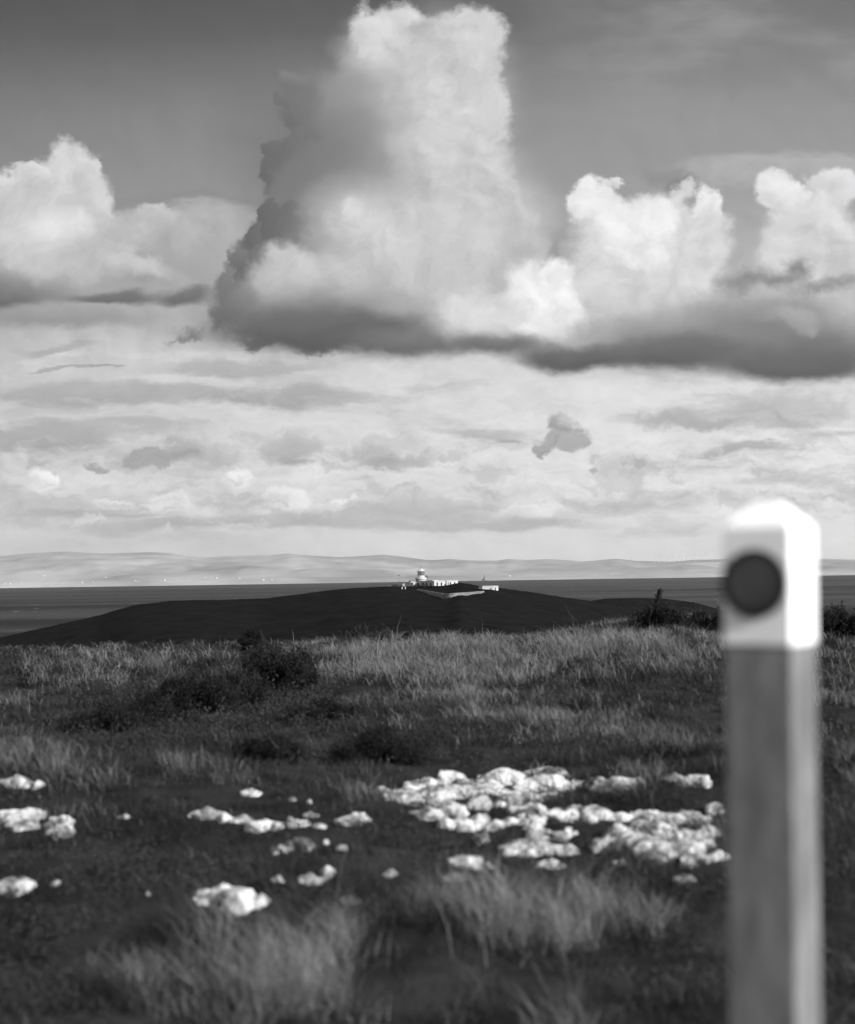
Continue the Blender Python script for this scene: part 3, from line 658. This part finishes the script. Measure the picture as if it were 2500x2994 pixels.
def rockset(name, blobs, label, cat, group=None, extra=0):
    V_, F_, off = [], [], 0
    def add(v, f_):
        nonlocal off
        V_.append(v); F_.append(f_+off); off += len(v)
    pts = []
    for n_, (a_, b_, c_, d_) in enumerate(blobs):
        sd_ = 100+int(a_)*3+int(b_)+n_
        add(*blob(a_, b_, c_*1.4, d_*1.0, sd_))
        p = hit(ground, a_, b_+d_*.42, 1.5, 60); hw = c_/2*p.y/F; pts.append((p, hw))
        for e in range(extra):                           # lesser lumps of the same bed round each knob
            s_ = random.uniform(.25, .6); add(*blob(a_+random.uniform(-.5, .5)*c_, b_+random.uniform(-.3, .5)*d_, c_*s_, d_*s_*.9, 900+n_*7+e))
    for n_, (p, hw) in enumerate(pts):                   # the bed joining every lump to its nearest neighbour
        add(*rock_np((p.x, p.y+hw*.5, p.z-.02), hw*1.5, hw*1.5, min(.10, .04+hw*.5), 50+n_, 0, 2))
        if n_:
            q, hq = min(pts[:n_], key=lambda z: (z[0]-p).length)
            L_ = (q-p).length; k_ = max(1, int(L_/.09))
            for e in range(k_+1):
                c_ = p.lerp(q, e/k_); r_ = (hw+hq)*.32+.02
                add(*rock_np((c_.x, c_.y+.5*hw, float(ground(c_.x, c_.y+.5*hw))-.015), r_*1.3, r_*1.3, .055, 70+e, 0, 2))
    me = npmesh(name, np.concatenate(V_), np.concatenate(F_)); o_ = link(name, me, None)
    md = o_.modifiers.new('fuse', 'REMESH'); md.mode = 'VOXEL'; md.voxel_size = .014 if len(blobs) > 3 else .010
    dg = bpy.context.evaluated_depsgraph_get(); m2 = bpy.data.meshes.new_from_object(o_.evaluated_get(dg))
    bm = bmesh.new(); bm.from_mesh(m2); bm.verts.ensure_lookup_table(); seen = set(); comps = []
    for v0 in list(bm.verts):                                  # keep only the one joined body
        if v0.index in seen: continue
        st_ = [v0]; seen.add(v0.index); cp = []
        while st_:
            u = st_.pop(); cp.append(u)
            for e_ in u.link_edges:
                w_ = e_.other_vert(u)
                if w_.index not in seen: seen.add(w_.index); st_.append(w_)
        comps.append(cp)
    comps.sort(key=len)
    for cp in comps[:-1]: bmesh.ops.delete(bm, geom=cp, context='VERTS')
    bm.normal_update()
    co = np.array([v.co[:] for v in bm.verts]); nr = np.array([v.normal[:] for v in bm.verts])
    cr = np.abs(fbm(co[:, 0]*7+co[:, 2]*6, co[:, 1]*5+co[:, 2]*11, 4, 33)); dsp = -.024*np.exp(-(cr/.03)**2)+fbm(co[:, 0]*14, co[:, 1]*14+co[:, 2]*17, 4, 43)*.035
    dsp = dsp*(1 if len(co) > 4000 else .35)
    co += nr*dsp[:, None]
    for v, c_ in zip(bm.verts, co): v.co = c_
    bm.to_mesh(m2); bm.free(); o_.modifiers.clear(); m2.name = name; o_.data = m2; m2.materials.append(MT['rock']); bpy.data.meshes.remove(me)
    return tag(o_, label, cat, group)
z5 = lambda L: [(1100+a_*.627, 2180+b_*.627, c_*.627, d_*.627) for a_, b_, c_, d_ in L]
z6 = lambda L: [(a_*.627, 2200+b_*.627, c_*.627, d_*.627) for a_, b_, c_, d_ in L]
rockset('limestone_outcrop', z5([(230,180,160,55),(330,140,70,60),(600,140,170,60),(450,175,150,40),(520,195,150,45),(430,215,260,50),(300,225,230,45),(180,215,140,40),(90,240,120,40),(480,265,90,60),(300,265,120,40),(30,218,80,25),(380,155,60,30)]),
        'broad low pale limestone slab sloping up from the left, centre of the turf', 'rock', extra=2)
rockset('limestone_outcrop', z5([(810,120,150,75)]), 'rounded pale boulder perched at the top of the rock outcrop', 'rock')
rockset('limestone_outcrop', z5([(690,190,100,60),(800,175,180,60),(920,178,110,50),(620,245,90,50),(810,240,80,45),(700,240,100,50),(740,290,90,50),(640,295,60,40),(570,270,70,40)]),
        'jumbled pale rocks just beneath the perched boulder', 'rock', extra=2)
rockset('limestone_outcrop', z5([(1040,175,110,20),(1150,185,140,42),(1225,168,50,22)]), 'thin pale rock ledge right of the perched boulder', 'rock', extra=1)
rockset('limestone_outcrop', z5([(1400,155,100,26),(1500,178,130,28),(1340,178,60,16)]), 'thin pale rock ledge nearest the top left of the dark wooden shaft', 'rock', extra=1)
rockset('limestone_outcrop', z5([(250,330,150,24),(370,322,120,22),(420,372,150,36),(480,340,80,34),(560,380,100,26),(630,355,80,26),(330,365,70,22)]), 'low broken band of grey rock below the broad slab', 'rock', extra=1)
rockset('limestone_outcrop', z5([(690,315,110,55),(740,355,110,40),(860,315,140,66),(920,295,60,40),(760,400,100,75),(890,400,100,55),(850,425,70,35),(700,360,50,30)]), 'pale rock lumps in the middle of the outcrop', 'rock', extra=2)
rockset('limestone_outcrop', z5([(490,425,56,76)]), 'small upright pale stone standing in a dark hollow', 'rock')
rockset('limestone_outcrop', z5([(660,465,130,80),(760,460,100,70),(820,485,110,44),(600,500,60,34),(720,505,100,26),(900,495,110,18)]), 'cluster of white rounded rocks at the lower middle', 'rock', extra=1)
rockset('limestone_outcrop', z5([(1030,315,170,56),(1145,335,80,46),(960,310,50,30),(1000,345,50,30)]), 'knobbly pale rock at the upper left of the big outcrop', 'rock', extra=1)
rockset('limestone_outcrop', z5([(1280,325,120,46),(1060,460,90,66),(1130,400,80,100),(1180,440,80,80),(1250,440,140,110),(1350,400,160,120),(1480,330,120,60),(1580,290,80,64),(1570,380,84,90),(1470,430,110,70),(1470,470,140,66),(1380,490,160,70),(1500,530,120,52),(1600,515,80,34),(1320,370,150,64),(1400,340,90,50),(1300,480,120,60),(1540,450,80,60)]),
        'large craggy pale limestone outcrop close to the wooden post', 'rock', extra=2)
singles5 = [((415,540,130,58),'white humped rock below the cluster, with two low bumps'),((522,555,40,40),'small pale stone touching the right end of the white humped rock'),((365,618,88,34),'flat white stone below the humped rock'),
 ((70,600,70,26),'small flat pale stone alone in dark turf left of the humped rock'),((820,555,110,42),'flat pale wedge of rock below the white cluster'),((1150,550,70,24),'small pale stone under the big craggy outcrop'),
 ((1450,628,90,26),'low grey stone in the grass under the right end of the craggy outcrop')]
for b_, l_ in singles5: rockset('rock', z5([b_]), l_, 'rock', extra=1 if b_[2] > 80 else 0)
singles6 = [([(80,150,150,18),(178,152,36,24)],'thin pale ledge at the left edge with a round knob on its right end'),
 ([(60,290,130,95),(130,285,110,70),(90,335,120,60),(10,310,60,80)],'big pale boulder cut by the left edge'),([(255,330,120,90),(290,365,80,80)],'rounded pale boulder leaning right, beside the big left edge boulder'),
 ([(580,300,50,22)],'faint small grey stone in dark grass left of the rock line'),([(970,293,130,28),(1045,302,40,42)],'long flat white rock, left end of the broken line of rocks'),
 ([(1140,320,95,20)],'thin flat pale rock second in the broken line'),([(1240,335,110,50),(1200,357,90,22),(1290,350,40,22)],'irregular white rock third in the broken line'),
 ([(1185,188,80,46)],'single bright domed white rock standing alone'),([(1365,218,38,20)],'small grey stone right of the domed white rock'),([(1440,224,26,28)],'tiny upright white stone right of the domed rock'),
 ([(1450,293,60,26)],'small pale stone above the gap in the rock line'),([(1380,335,80,34),(1350,325,30,20)],'crumbled grey rock in the gap of the rock line'),([(1490,345,56,28)],'small grey stone before the right end rock'),
 ([(1640,318,110,50),(1670,305,70,30)],'pale pointed rock at the right end of the broken line'),([(1310,458,76,22),(1405,437,110,30)],'long thin white rock tilted up to the right'),
 ([(1520,415,28,28)],'tiny round pale stone right of the tilted thin rock'),([(1590,440,46,38)],'small rounded pale stone further right of the tilted thin rock'),
 ([(1300,600,66,16)],'faint flat grey stone left of the low white wedge'),([(1450,595,110,30),(1525,565,50,22)],'low white wedge rock with a small stone on its right'),
 ([(40,630,150,80),(110,625,110,70),(140,650,60,40)],'bright lumpy boulder at the lower left edge'),([(255,605,34,32)],'small round white stone right of the lower left boulder'),([(690,660,28,20)],'tiny dull stone alone in dark turf'),
 ([(945,675,48,30),(1080,695,220,66),(1040,640,90,24),(1000,690,80,40),(1220,695,50,32)],'wide flat white rock with small knobs at both ends, nearest the viewer'),([(1640,690,90,24)],'faint pale stone in the grass right of the nearest white rock'),
 ([(1458,798,30,22)],'tiny pale stone below the nearest white rock')]
for b_, l_ in singles6: rockset('rock', z6(b_), l_, 'rock', extra=1 if b_[0][2] > 100 else 0)

# ------------------------------------------------------------ grass and heather
OX = 1.42549
DRY = [(720,2075,330,34,.6),(1150,2080,160,30,.4),(820,1985,220,50,.55),(1150,1990,120,50,.4),(900,1345,330,24,1.0),(1290,1332,170,22,1.1),(1500,1350,90,20,.5),(130,1385,150,38,.1),(330,1370,160,22,.35),(800,1385,150,24,.55),(1050,1400,200,30,.45),(1040,1480,200,26,.35),(760,1480,90,22,.2),(160,1580,130,36,.5),(420,1570,60,20,.25),
       (370,1960,150,75,.95),(560,2020,110,60,.6),(760,1905,130,40,.85),(1010,1890,130,55,.95),(1180,1880,110,50,.8),(1350,1900,80,45,.5),(700,2060,140,50,.55),(950,2030,90,60,.5),(1350,1500,120,40,.35),(1300,1420,130,30,.3),(1650,1400,80,40,.25)]
DARK = [(0,1360,90,16,1.0),(450,1500,330,40,.5),(1350,1450,200,18,.6),(1200,1540,250,22,.6),(1450,1400,120,14,.5),(570,1425,120,22,1.5),(400,1465,110,20,1.2),(60,2000,110,90,1.1),(600,1850,500,40,.5),(1350,1790,200,30,.5),(1480,2040,120,60,.5),(560,1390,110,60,1),(300,1470,170,60,1),(850,1540,190,40,.8),(1250,1400,140,22,.5),(640,1750,330,60,.9),(520,1690,250,60,.6),(1330,1640,150,22,1),(250,1850,200,70,.6),(850,1700,80,30,.8),(1100,1790,220,25,.7),(150,1760,150,60,.6),(900,1650,120,16,.6),(1120,1960,120,40,.3),(1700,1700,90,200,.5)]
def proj(x, y, z):
    dx_, dy_, dz_ = x, y, z-EYE
    a_ = dx_*rt.x+dy_*rt.y+dz_*rt.z; b_ = dx_*up.x+dy_*up.y+dz_*up.z; c_ = dx_*fw.x+dy_*fw.y+dz_*fw.z
    return 1250+F*a_/c_, 1497-F*b_/c_
def field(L, px, py):
    s_ = np.zeros_like(px)
    for (cx_, cy_, rx2, ry2, st) in L: s_ += st*np.exp(-((px/OX-cx_)/rx2)**2-((py/OX-cy_)/ry2)**2)
    return s_
# where rock stands bare
ROCKXY = []
for o_ in list(C.objects):
    if o_.name.startswith(('limestone_outcrop', 'rock')) and o_.type == 'MESH':
        co = np.empty(len(o_.data.vertices)*3, dtype=np.float32); o_.data.vertices.foreach_get('co', co); co = co.reshape(-1, 3); co = co[co[:, 2] > ground(co[:, 0], co[:, 1])+.012]; ROCKXY.append(co[:, :2])
ROCKXY = np.concatenate(ROCKXY)
GX0, GY0, GS = -6., 2., .05
occ = np.zeros((400, 300), bool)
ii = ((ROCKXY[:, 1]-GY0)/GS).astype(int); jj = ((ROCKXY[:, 0]-GX0)/GS).astype(int)
ok = (ii >= 0) & (ii < 400) & (jj >= 0) & (jj < 300); occ[ii[ok], jj[ok]] = True
def bare(x, y):
    i_ = ((y-GY0)/GS).astype(int); j_ = ((x-GX0)/GS).astype(int); k_ = (i_ >= 0) & (i_ < 400) & (j_ >= 0) & (j_ < 300)
    r_2 = np.zeros(len(x), bool); r_2[k_] = occ[i_[k_], j_[k_]]; return r_2
def scatter(d0, d1, dens, hw=.30):
    n_ = int(hw*(d1*d1-d0*d0)*dens)
    d = np.sqrt(rng.uniform(d0*d0, d1*d1, n_)); a_ = rng.uniform(-hw, hw, n_)
    return d*np.sin(a_), d*np.cos(a_), d
def blades(x, y, L_, W_, lean, az0=.6, spread=1.5):
    n_ = len(x); z = ground(x, y)-.015
    a_ = rng.uniform(0, 2*np.pi, n_); w_ = np.stack([np.cos(a_), np.sin(a_), np.zeros(n_)], 1)*(W_/2)[:, None]
    la = rng.normal(np.pi-az0, spread, n_); ld = np.stack([np.cos(la), np.sin(la), np.zeros(n_)], 1)
    b_ = np.stack([x, y, z], 1); upv = np.array([0, 0, 1.])
    m1 = b_ + upv*(L_*.5)[:, None] + ld*(L_*lean*.22)[:, None]
    m2 = b_ + upv*(L_*.80)[:, None] + ld*(L_*lean*.58)[:, None]
    tp = b_ + upv*(L_*(1-.12*lean))[:, None] + ld*(L_*lean*1.0)[:, None]
    V_ = np.stack([b_-w_, b_+w_, m1-w_*.8, m1+w_*.8, m2-w_*.5, m2+w_*.5, tp], 1).reshape(-1, 3)
    o7 = (np.arange(n_)*7)[:, None]
    T_ = np.array([[0,1,3],[0,3,2],[2,3,5],[2,5,4],[4,5,6]])
    return V_, (o7[:, None, :]+T_[None]).reshape(-1, 3)
def short_blades(x, y, L_, W_, lean):
    n_ = len(x); z = ground(x, y)-.01
    a_ = rng.uniform(0, 2*np.pi, n_); w_ = np.stack([np.cos(a_), np.sin(a_), np.zeros(n_)], 1)*(W_/2)[:, None]
    la = rng.normal(np.pi-.6, 1.6, n_); ld = np.stack([np.cos(la), np.sin(la), np.zeros(n_)], 1)
    b_ = np.stack([x, y, z], 1); upv = np.array([0, 0, 1.])
    m1 = b_ + upv*(L_*.6)[:, None] + ld*(L_*lean*.3)[:, None]
    tp = b_ + upv*(L_*(1-.2*lean))[:, None] + ld*(L_*lean)[:, None]
    V_ = np.stack([b_-w_, b_+w_, m1-w_*.7, m1+w_*.7, tp], 1).reshape(-1, 3)
    o5 = (np.arange(n_)*5)[:, None]
    return V_, (o5[:, None, :]+np.array([[0,1,3],[0,3,2],[2,3,4]])[None]).reshape(-1, 3)
parts = {'dry': [], 'green': []}
for d0, d1, dens in ((1.2, 4, 900), (4, 7.5, 5200), (7.5, 13, 4200), (13, 22, 2300), (22, 43, 1050)):
    x, y, d = scatter(d0, d1, dens, .28)
    z = ground(x, y); px, py = proj(x, y, z+.06)
    dr = field(DRY, px, py); dk = field(DARK, px, py)
    cl = fbm(x*2.4, y*2.4, 4, 71)+.6*fbm(x*.7, y*.7, 2, 72)
    cl2 = fbm(x*6, y*6, 3, 77)
    pd = np.clip(dr*.70+cl*2.3+cl2*1.0-dk*.8-.15, 0.01, .9)
    isd = rng.random(len(x)) < pd
    keep = (~bare(x, y) | (rng.random(len(x)) < .05)) & (rng.random(len(x)) < np.clip(.55+dr*.5-dk*.2+cl*1.3+cl2*.9, .32, 1))
    rk = (d > 7) & (d < 14)
    L_ = rng.uniform(.03, .10, len(x))*(1+1.2*np.clip(dr, 0, 1))*(1+2.4*np.clip(cl+cl2*.6, -.3, 1))
    L_ = np.where(d > 20, L_*1.3, L_); L_ = np.where(d < 8, L_*.9, L_)
    L_ = np.where(rng.random(len(x)) < .004, L_*1.9, L_)
    W_ = np.maximum(.0028, d*.00030)*rng.uniform(.6, 1.3, len(x))
    ln_ = rng.uniform(.2, 1.5, len(x))
    fn = blades if d1 < 9 else short_blades
    for key, s_ in (('dry', isd & keep), ('green', (~isd) & keep)):
        parts[key].append(fn(x[s_], y[s_], L_[s_]*(1.15 if key == 'dry' else .9), W_[s_]*(1 if key == 'dry' else 1.25), ln_[s_]))
def join(lst):
    V_, F_, o_ = [], [], 0
    for v, f_ in lst: V_.append(v); F_.append(f_+o_); o_ += len(v)
    return np.concatenate(V_), np.concatenate(F_)
for key, nm, lab in (('dry', 'dry_grass', 'pale dry grass in tufts along the crest and in the foreground'), ('green', 'rough_grass', 'dark rough grass covering the slope')):
    v, f_ = join(parts[key]); print(nm, len(v)//7)
    tag(link(nm, npmesh(nm, v, f_), MT[key]), lab, 'grass', kind='stuff')
# tall bent stems in front
tall = []
for a_, b_, n_ in ((1050,1895,14),(1075,1930,8),(960,1980,8),(1180,1930,6),(420,2000,8)):
    p = hit(ground, a_*OX, b_*OX, 1.5, 60)
    x = p.x+rng.normal(0, .07, n_); y = p.y+rng.normal(0, .15, n_)
    tall.append(blades(x, y, rng.uniform(.16, .36, n_), rng.uniform(.004, .007, n_), rng.uniform(.05, .9, n_), .4, 1.6))
v, f_ = join(tall); tag(link('tall_stems', npmesh('tall_stems', v, f_), MT['dry']), 'long bent dry grass stems standing in the near tufts', 'grass', kind='stuff')

def leaves(c, size, rngs=rng):
    n_ = len(c); a_ = rngs.normal(size=(n_, 3)); a_ /= np.linalg.norm(a_, axis=1)[:, None]
    b_ = rngs.normal(size=(n_, 3)); b_ -= a_*(a_*b_).sum(1)[:, None]; b_ /= np.linalg.norm(b_, axis=1)[:, None]
    s_ = size[:, None]
    V_ = np.stack([c-a_*s_*.5, c+a_*s_*.5+b_*s_*.18, c+a_*s_*.55-b_*s_*.18, c+b_*s_*.32], 1).reshape(-1, 3)
    o4 = (np.arange(n_)*4)[:, None]
    return V_, (o4[:, None, :]+np.array([[0,1,3],[0,2,1]])[None]).reshape(-1, 3)
# heather carpet: little mounds of leaves
hp = []
for d0, d1, dens in ((3, 8, 34), (8, 16, 18), (16, 27, 9), (27, 45, 6)):
    x, y, d = scatter(d0, d1, dens); px, py = proj(x, y, ground(x, y))
    dk = field(DARK, px, py); dr = field(DRY, px, py)
    kp = (rng.random(len(x)) < np.clip(.25+dk*.9-dr*.5+fbm(x*.8, y*.8, 3, 90)*1.2, .04, 1)) & (~bare(x, y))
    x, y, d, dk = x[kp], y[kp], d[kp], dk[kp]
    for a_, b_, d_, kk_ in zip(x, y, d, dk):
        m_ = int(70 if d_ < 8 else (55 if d_ < 16 else 40)); rr = rng.uniform(.09, .22)*(1+.5*(d_ > 16)); hh = rr*rng.uniform(.4, .8)*(.6+.6*min(kk_, 1))
        q = rng.normal(size=(m_, 3)); q /= np.linalg.norm(q, axis=1)[:, None]; q[:, 2] = np.abs(q[:, 2]); q *= rng.uniform(.5, 1.1, m_)[:, None]
        c_ = q*np.array([rr, rr, hh]); c_[:, 0] += a_; c_[:, 1] += b_; c_[:, 2] += float(ground(a_, b_))
        hp.append(leaves(c_, rng.uniform(.7, 1.4, m_)*max(.018, d_*.0016)))
v, f_ = join(hp); print('heather', len(f_)); tag(link('heather', npmesh('heather', v, f_), MT['leaf']), 'dark heather carpet growing through the rough grass', 'heather', kind='stuff')

# ------------------------------------------------------------ shrubs
def shrub(name, px, py, w_, h_, label, cat, group=None, spiky=0., dens=1., lumps=9, mt='gorse'):
    p = hit(ground, px, py, 2, 60); d = p.y; hw = w_/2*d/F; hh = h_*d/F
    p.z = float(ground(p.x, p.y))-.02
    e = empty(name, p); tag(e, label, cat, group)
    r1_ = np.random.default_rng(int(px*7+py)); cs = []
    st = MB()
    for n_ in range(int(lumps*1.8)):
        a_ = r1_.uniform(-1, 1); c_ = np.array([a_*hw*.78, r1_.uniform(-.6, .6)*hw, hh*r1_.uniform(.25, .78)*(1-.45*abs(a_))])
        rr = hw*r1_.uniform(.14, .34); rh = min(rr, hh*.45)
        m_ = int(520*dens); q = r1_.normal(size=(m_, 3)); q /= np.linalg.norm(q, axis=1)[:, None]; q *= (r1_.uniform(.35, 1.12, m_)**.6)[:, None]
        cs.append(q*np.array([rr, rr, rh])+c_)
        st.tube((c_[0]*.25, c_[1]*.25, -.03), tuple(c_), .012, .005, 5)
        for s_ in range(int(spiky*3)):
            t_ = c_+np.array([r1_.normal(0, .5)*rr, r1_.normal(0, .3)*rr, rh*r1_.uniform(.9, 1.9)])
            st.tube(tuple(c_), tuple(t_), .007, .003, 4)
            cs.append(c_+(t_-c_)*r1_.uniform(.4, 1, (14, 1))+r1_.normal(0, .012, (14, 3)))
    c_ = np.concatenate(cs); c_ = c_[c_[:, 2] > 0]
    v, f_ = leaves(c_, r1_.uniform(.6, 1.4, len(c_))*max(.016, d*.0011), r1_)
    link('foliage', npmesh('foliage', v, f_), MT[mt], e); st.build('stem', MT['twig'], e)
    return e
G = 'dark gorse and heather bushes on the slope'
shrub('gorse_bush', 735, 1905, 80, 82, 'small round dark bush standing on the grassy crest', 'bush', G, .0, 1, 5)
shrub('gorse_bush', 810, 2010, 270, 145, 'large dark gorse bush on the slope, the tallest of the left group', 'bush', G, .6, 1.3, 14)
shrub('gorse_bush', 580, 2070, 270, 130, 'wide dark bush spreading left of the large gorse bush', 'bush', G, .4, 1.2, 14)
shrub('gorse_bush', 330, 2150, 300, 90, 'low broad dark bush lower down the slope towards the left', 'bush', G, .3, 1.2, 14)
shrub('gorse_bush', 690, 2060, 240, 95, 'low dark bush filling the gap between the large gorse bush and the wide one', 'bush', G, .5, 1.1, 12)
shrub('gorse_bush', 450, 2120, 260, 85, 'low dark bush between the wide bush and the broad one lower down', 'bush', G, .4, 1.1, 12)
shrub('gorse_bush', 960, 2110, 260, 70, 'thin low bush just right of and below the large gorse bush', 'bush', G, .5, .9, 12)
shrub('gorse_bush', 1130, 2225, 330, 95, 'low dark bush above the left end of the rock slab', 'bush', G, .3, 1.1, 14)
shrub('gorse_bush', 800, 2225, 260, 80, 'low ragged bush above the single domed white rock', 'bush', G, .4, 1, 12)
shrub('gorse_bush', 1075, 1890, 170, 50, 'twiggy low shrub on the crest below the lighthouse', 'bush', G, 1.6, .5, 9, 'green')
shrub('gorse_bush', 1195, 1892, 120, 46, 'dense dark low shrub on the crest just right of the twiggy one', 'bush', G, .5, 1, 7)
G2 = 'dark scrub along the right hand crest'
shrub('scrub_bush', 1930, 1845, 190, 78, 'dark scrub bush on the right crest, furthest left of the scrub line', 'bush', G2, .8, 1.1, 10)
shrub('scrub_bush', 2075, 1868, 190, 95, 'dark spiky scrub bush partly hidden by the left edge of the post', 'bush', G2, 1.8, 1.2, 11)
shrub('scrub_bush', 2240, 1875, 200, 90, 'dark scrub bush hidden behind the post', 'bush', G2, 1.2, 1, 10)
shrub('scrub_bush', 2440, 1870, 200, 105, 'dark scrub bush on the crest to the right of the post', 'bush', G2, 1.6, 1.3, 12)
shrub('scrub_bush', 2600, 1880, 200, 100, 'dark scrub bush cut by the right edge of the picture', 'bush', G2, 1.3, 1.2, 10)
# the lone leaning plant on the skyline
p = hit(ground, 1915, 1838, 2, 60); e = empty('skyline_plant', p); kk = p.y/F
tag(e, 'dark upright leaning plant stem breaking the skyline right of the hill', 'plant')
st = MB(); st.tube((0, 0, -.05), (4*kk, 0, 60*kk), .02, .02, 6); st.tube((4*kk, 0, 60*kk), (18*kk, 0, 112*kk), .03, .045, 6); st.tube((2*kk, 0, 60*kk), (-12*kk, 0, 84*kk), .015, .02, 5); st.build('stem', MT['gorse'], e)
r1_ = np.random.default_rng(5); t_ = r1_.uniform(0, 1, (260, 1)); c_ = np.array([4*kk, 0, 60*kk])*(1-t_)+np.array([18*kk, 0, 112*kk])*t_+r1_.normal(0, .022, (260, 3))
c2 = np.array([0, 0, 20*kk])+r1_.normal(0, 1, (500, 3))*np.array([22, 22, 16])*kk
v, f_ = leaves(np.concatenate([c_, c2[c2[:, 2] > 0]]), r1_.uniform(.03, .07, 260+int((c2[:, 2] > 0).sum())), r1_); link('foliage', npmesh('foliage', v, f_), MT['gorse'], e)

# ------------------------------------------------------------ haze
hm = bpy.data.materials.new('haze air'); hm.use_nodes = True; hm.node_tree.nodes.clear()
pv = hm.node_tree.nodes.new('ShaderNodeVolumePrincipled'); pv.inputs['Color'].default_value = (.95, .95, .95, 1); pv.inputs['Density'].default_value = 0.6e-5
pv.inputs['Anisotropy'].default_value = 0
ho = hm.node_tree.nodes.new('ShaderNodeOutputMaterial'); hm.node_tree.links.new(pv.outputs[0], ho.inputs['Volume'])
w = MB(); w.box(-24500, 24500, -12500, 22500, -40, 420); tag(w.build('haze', hm), kind='stuff')
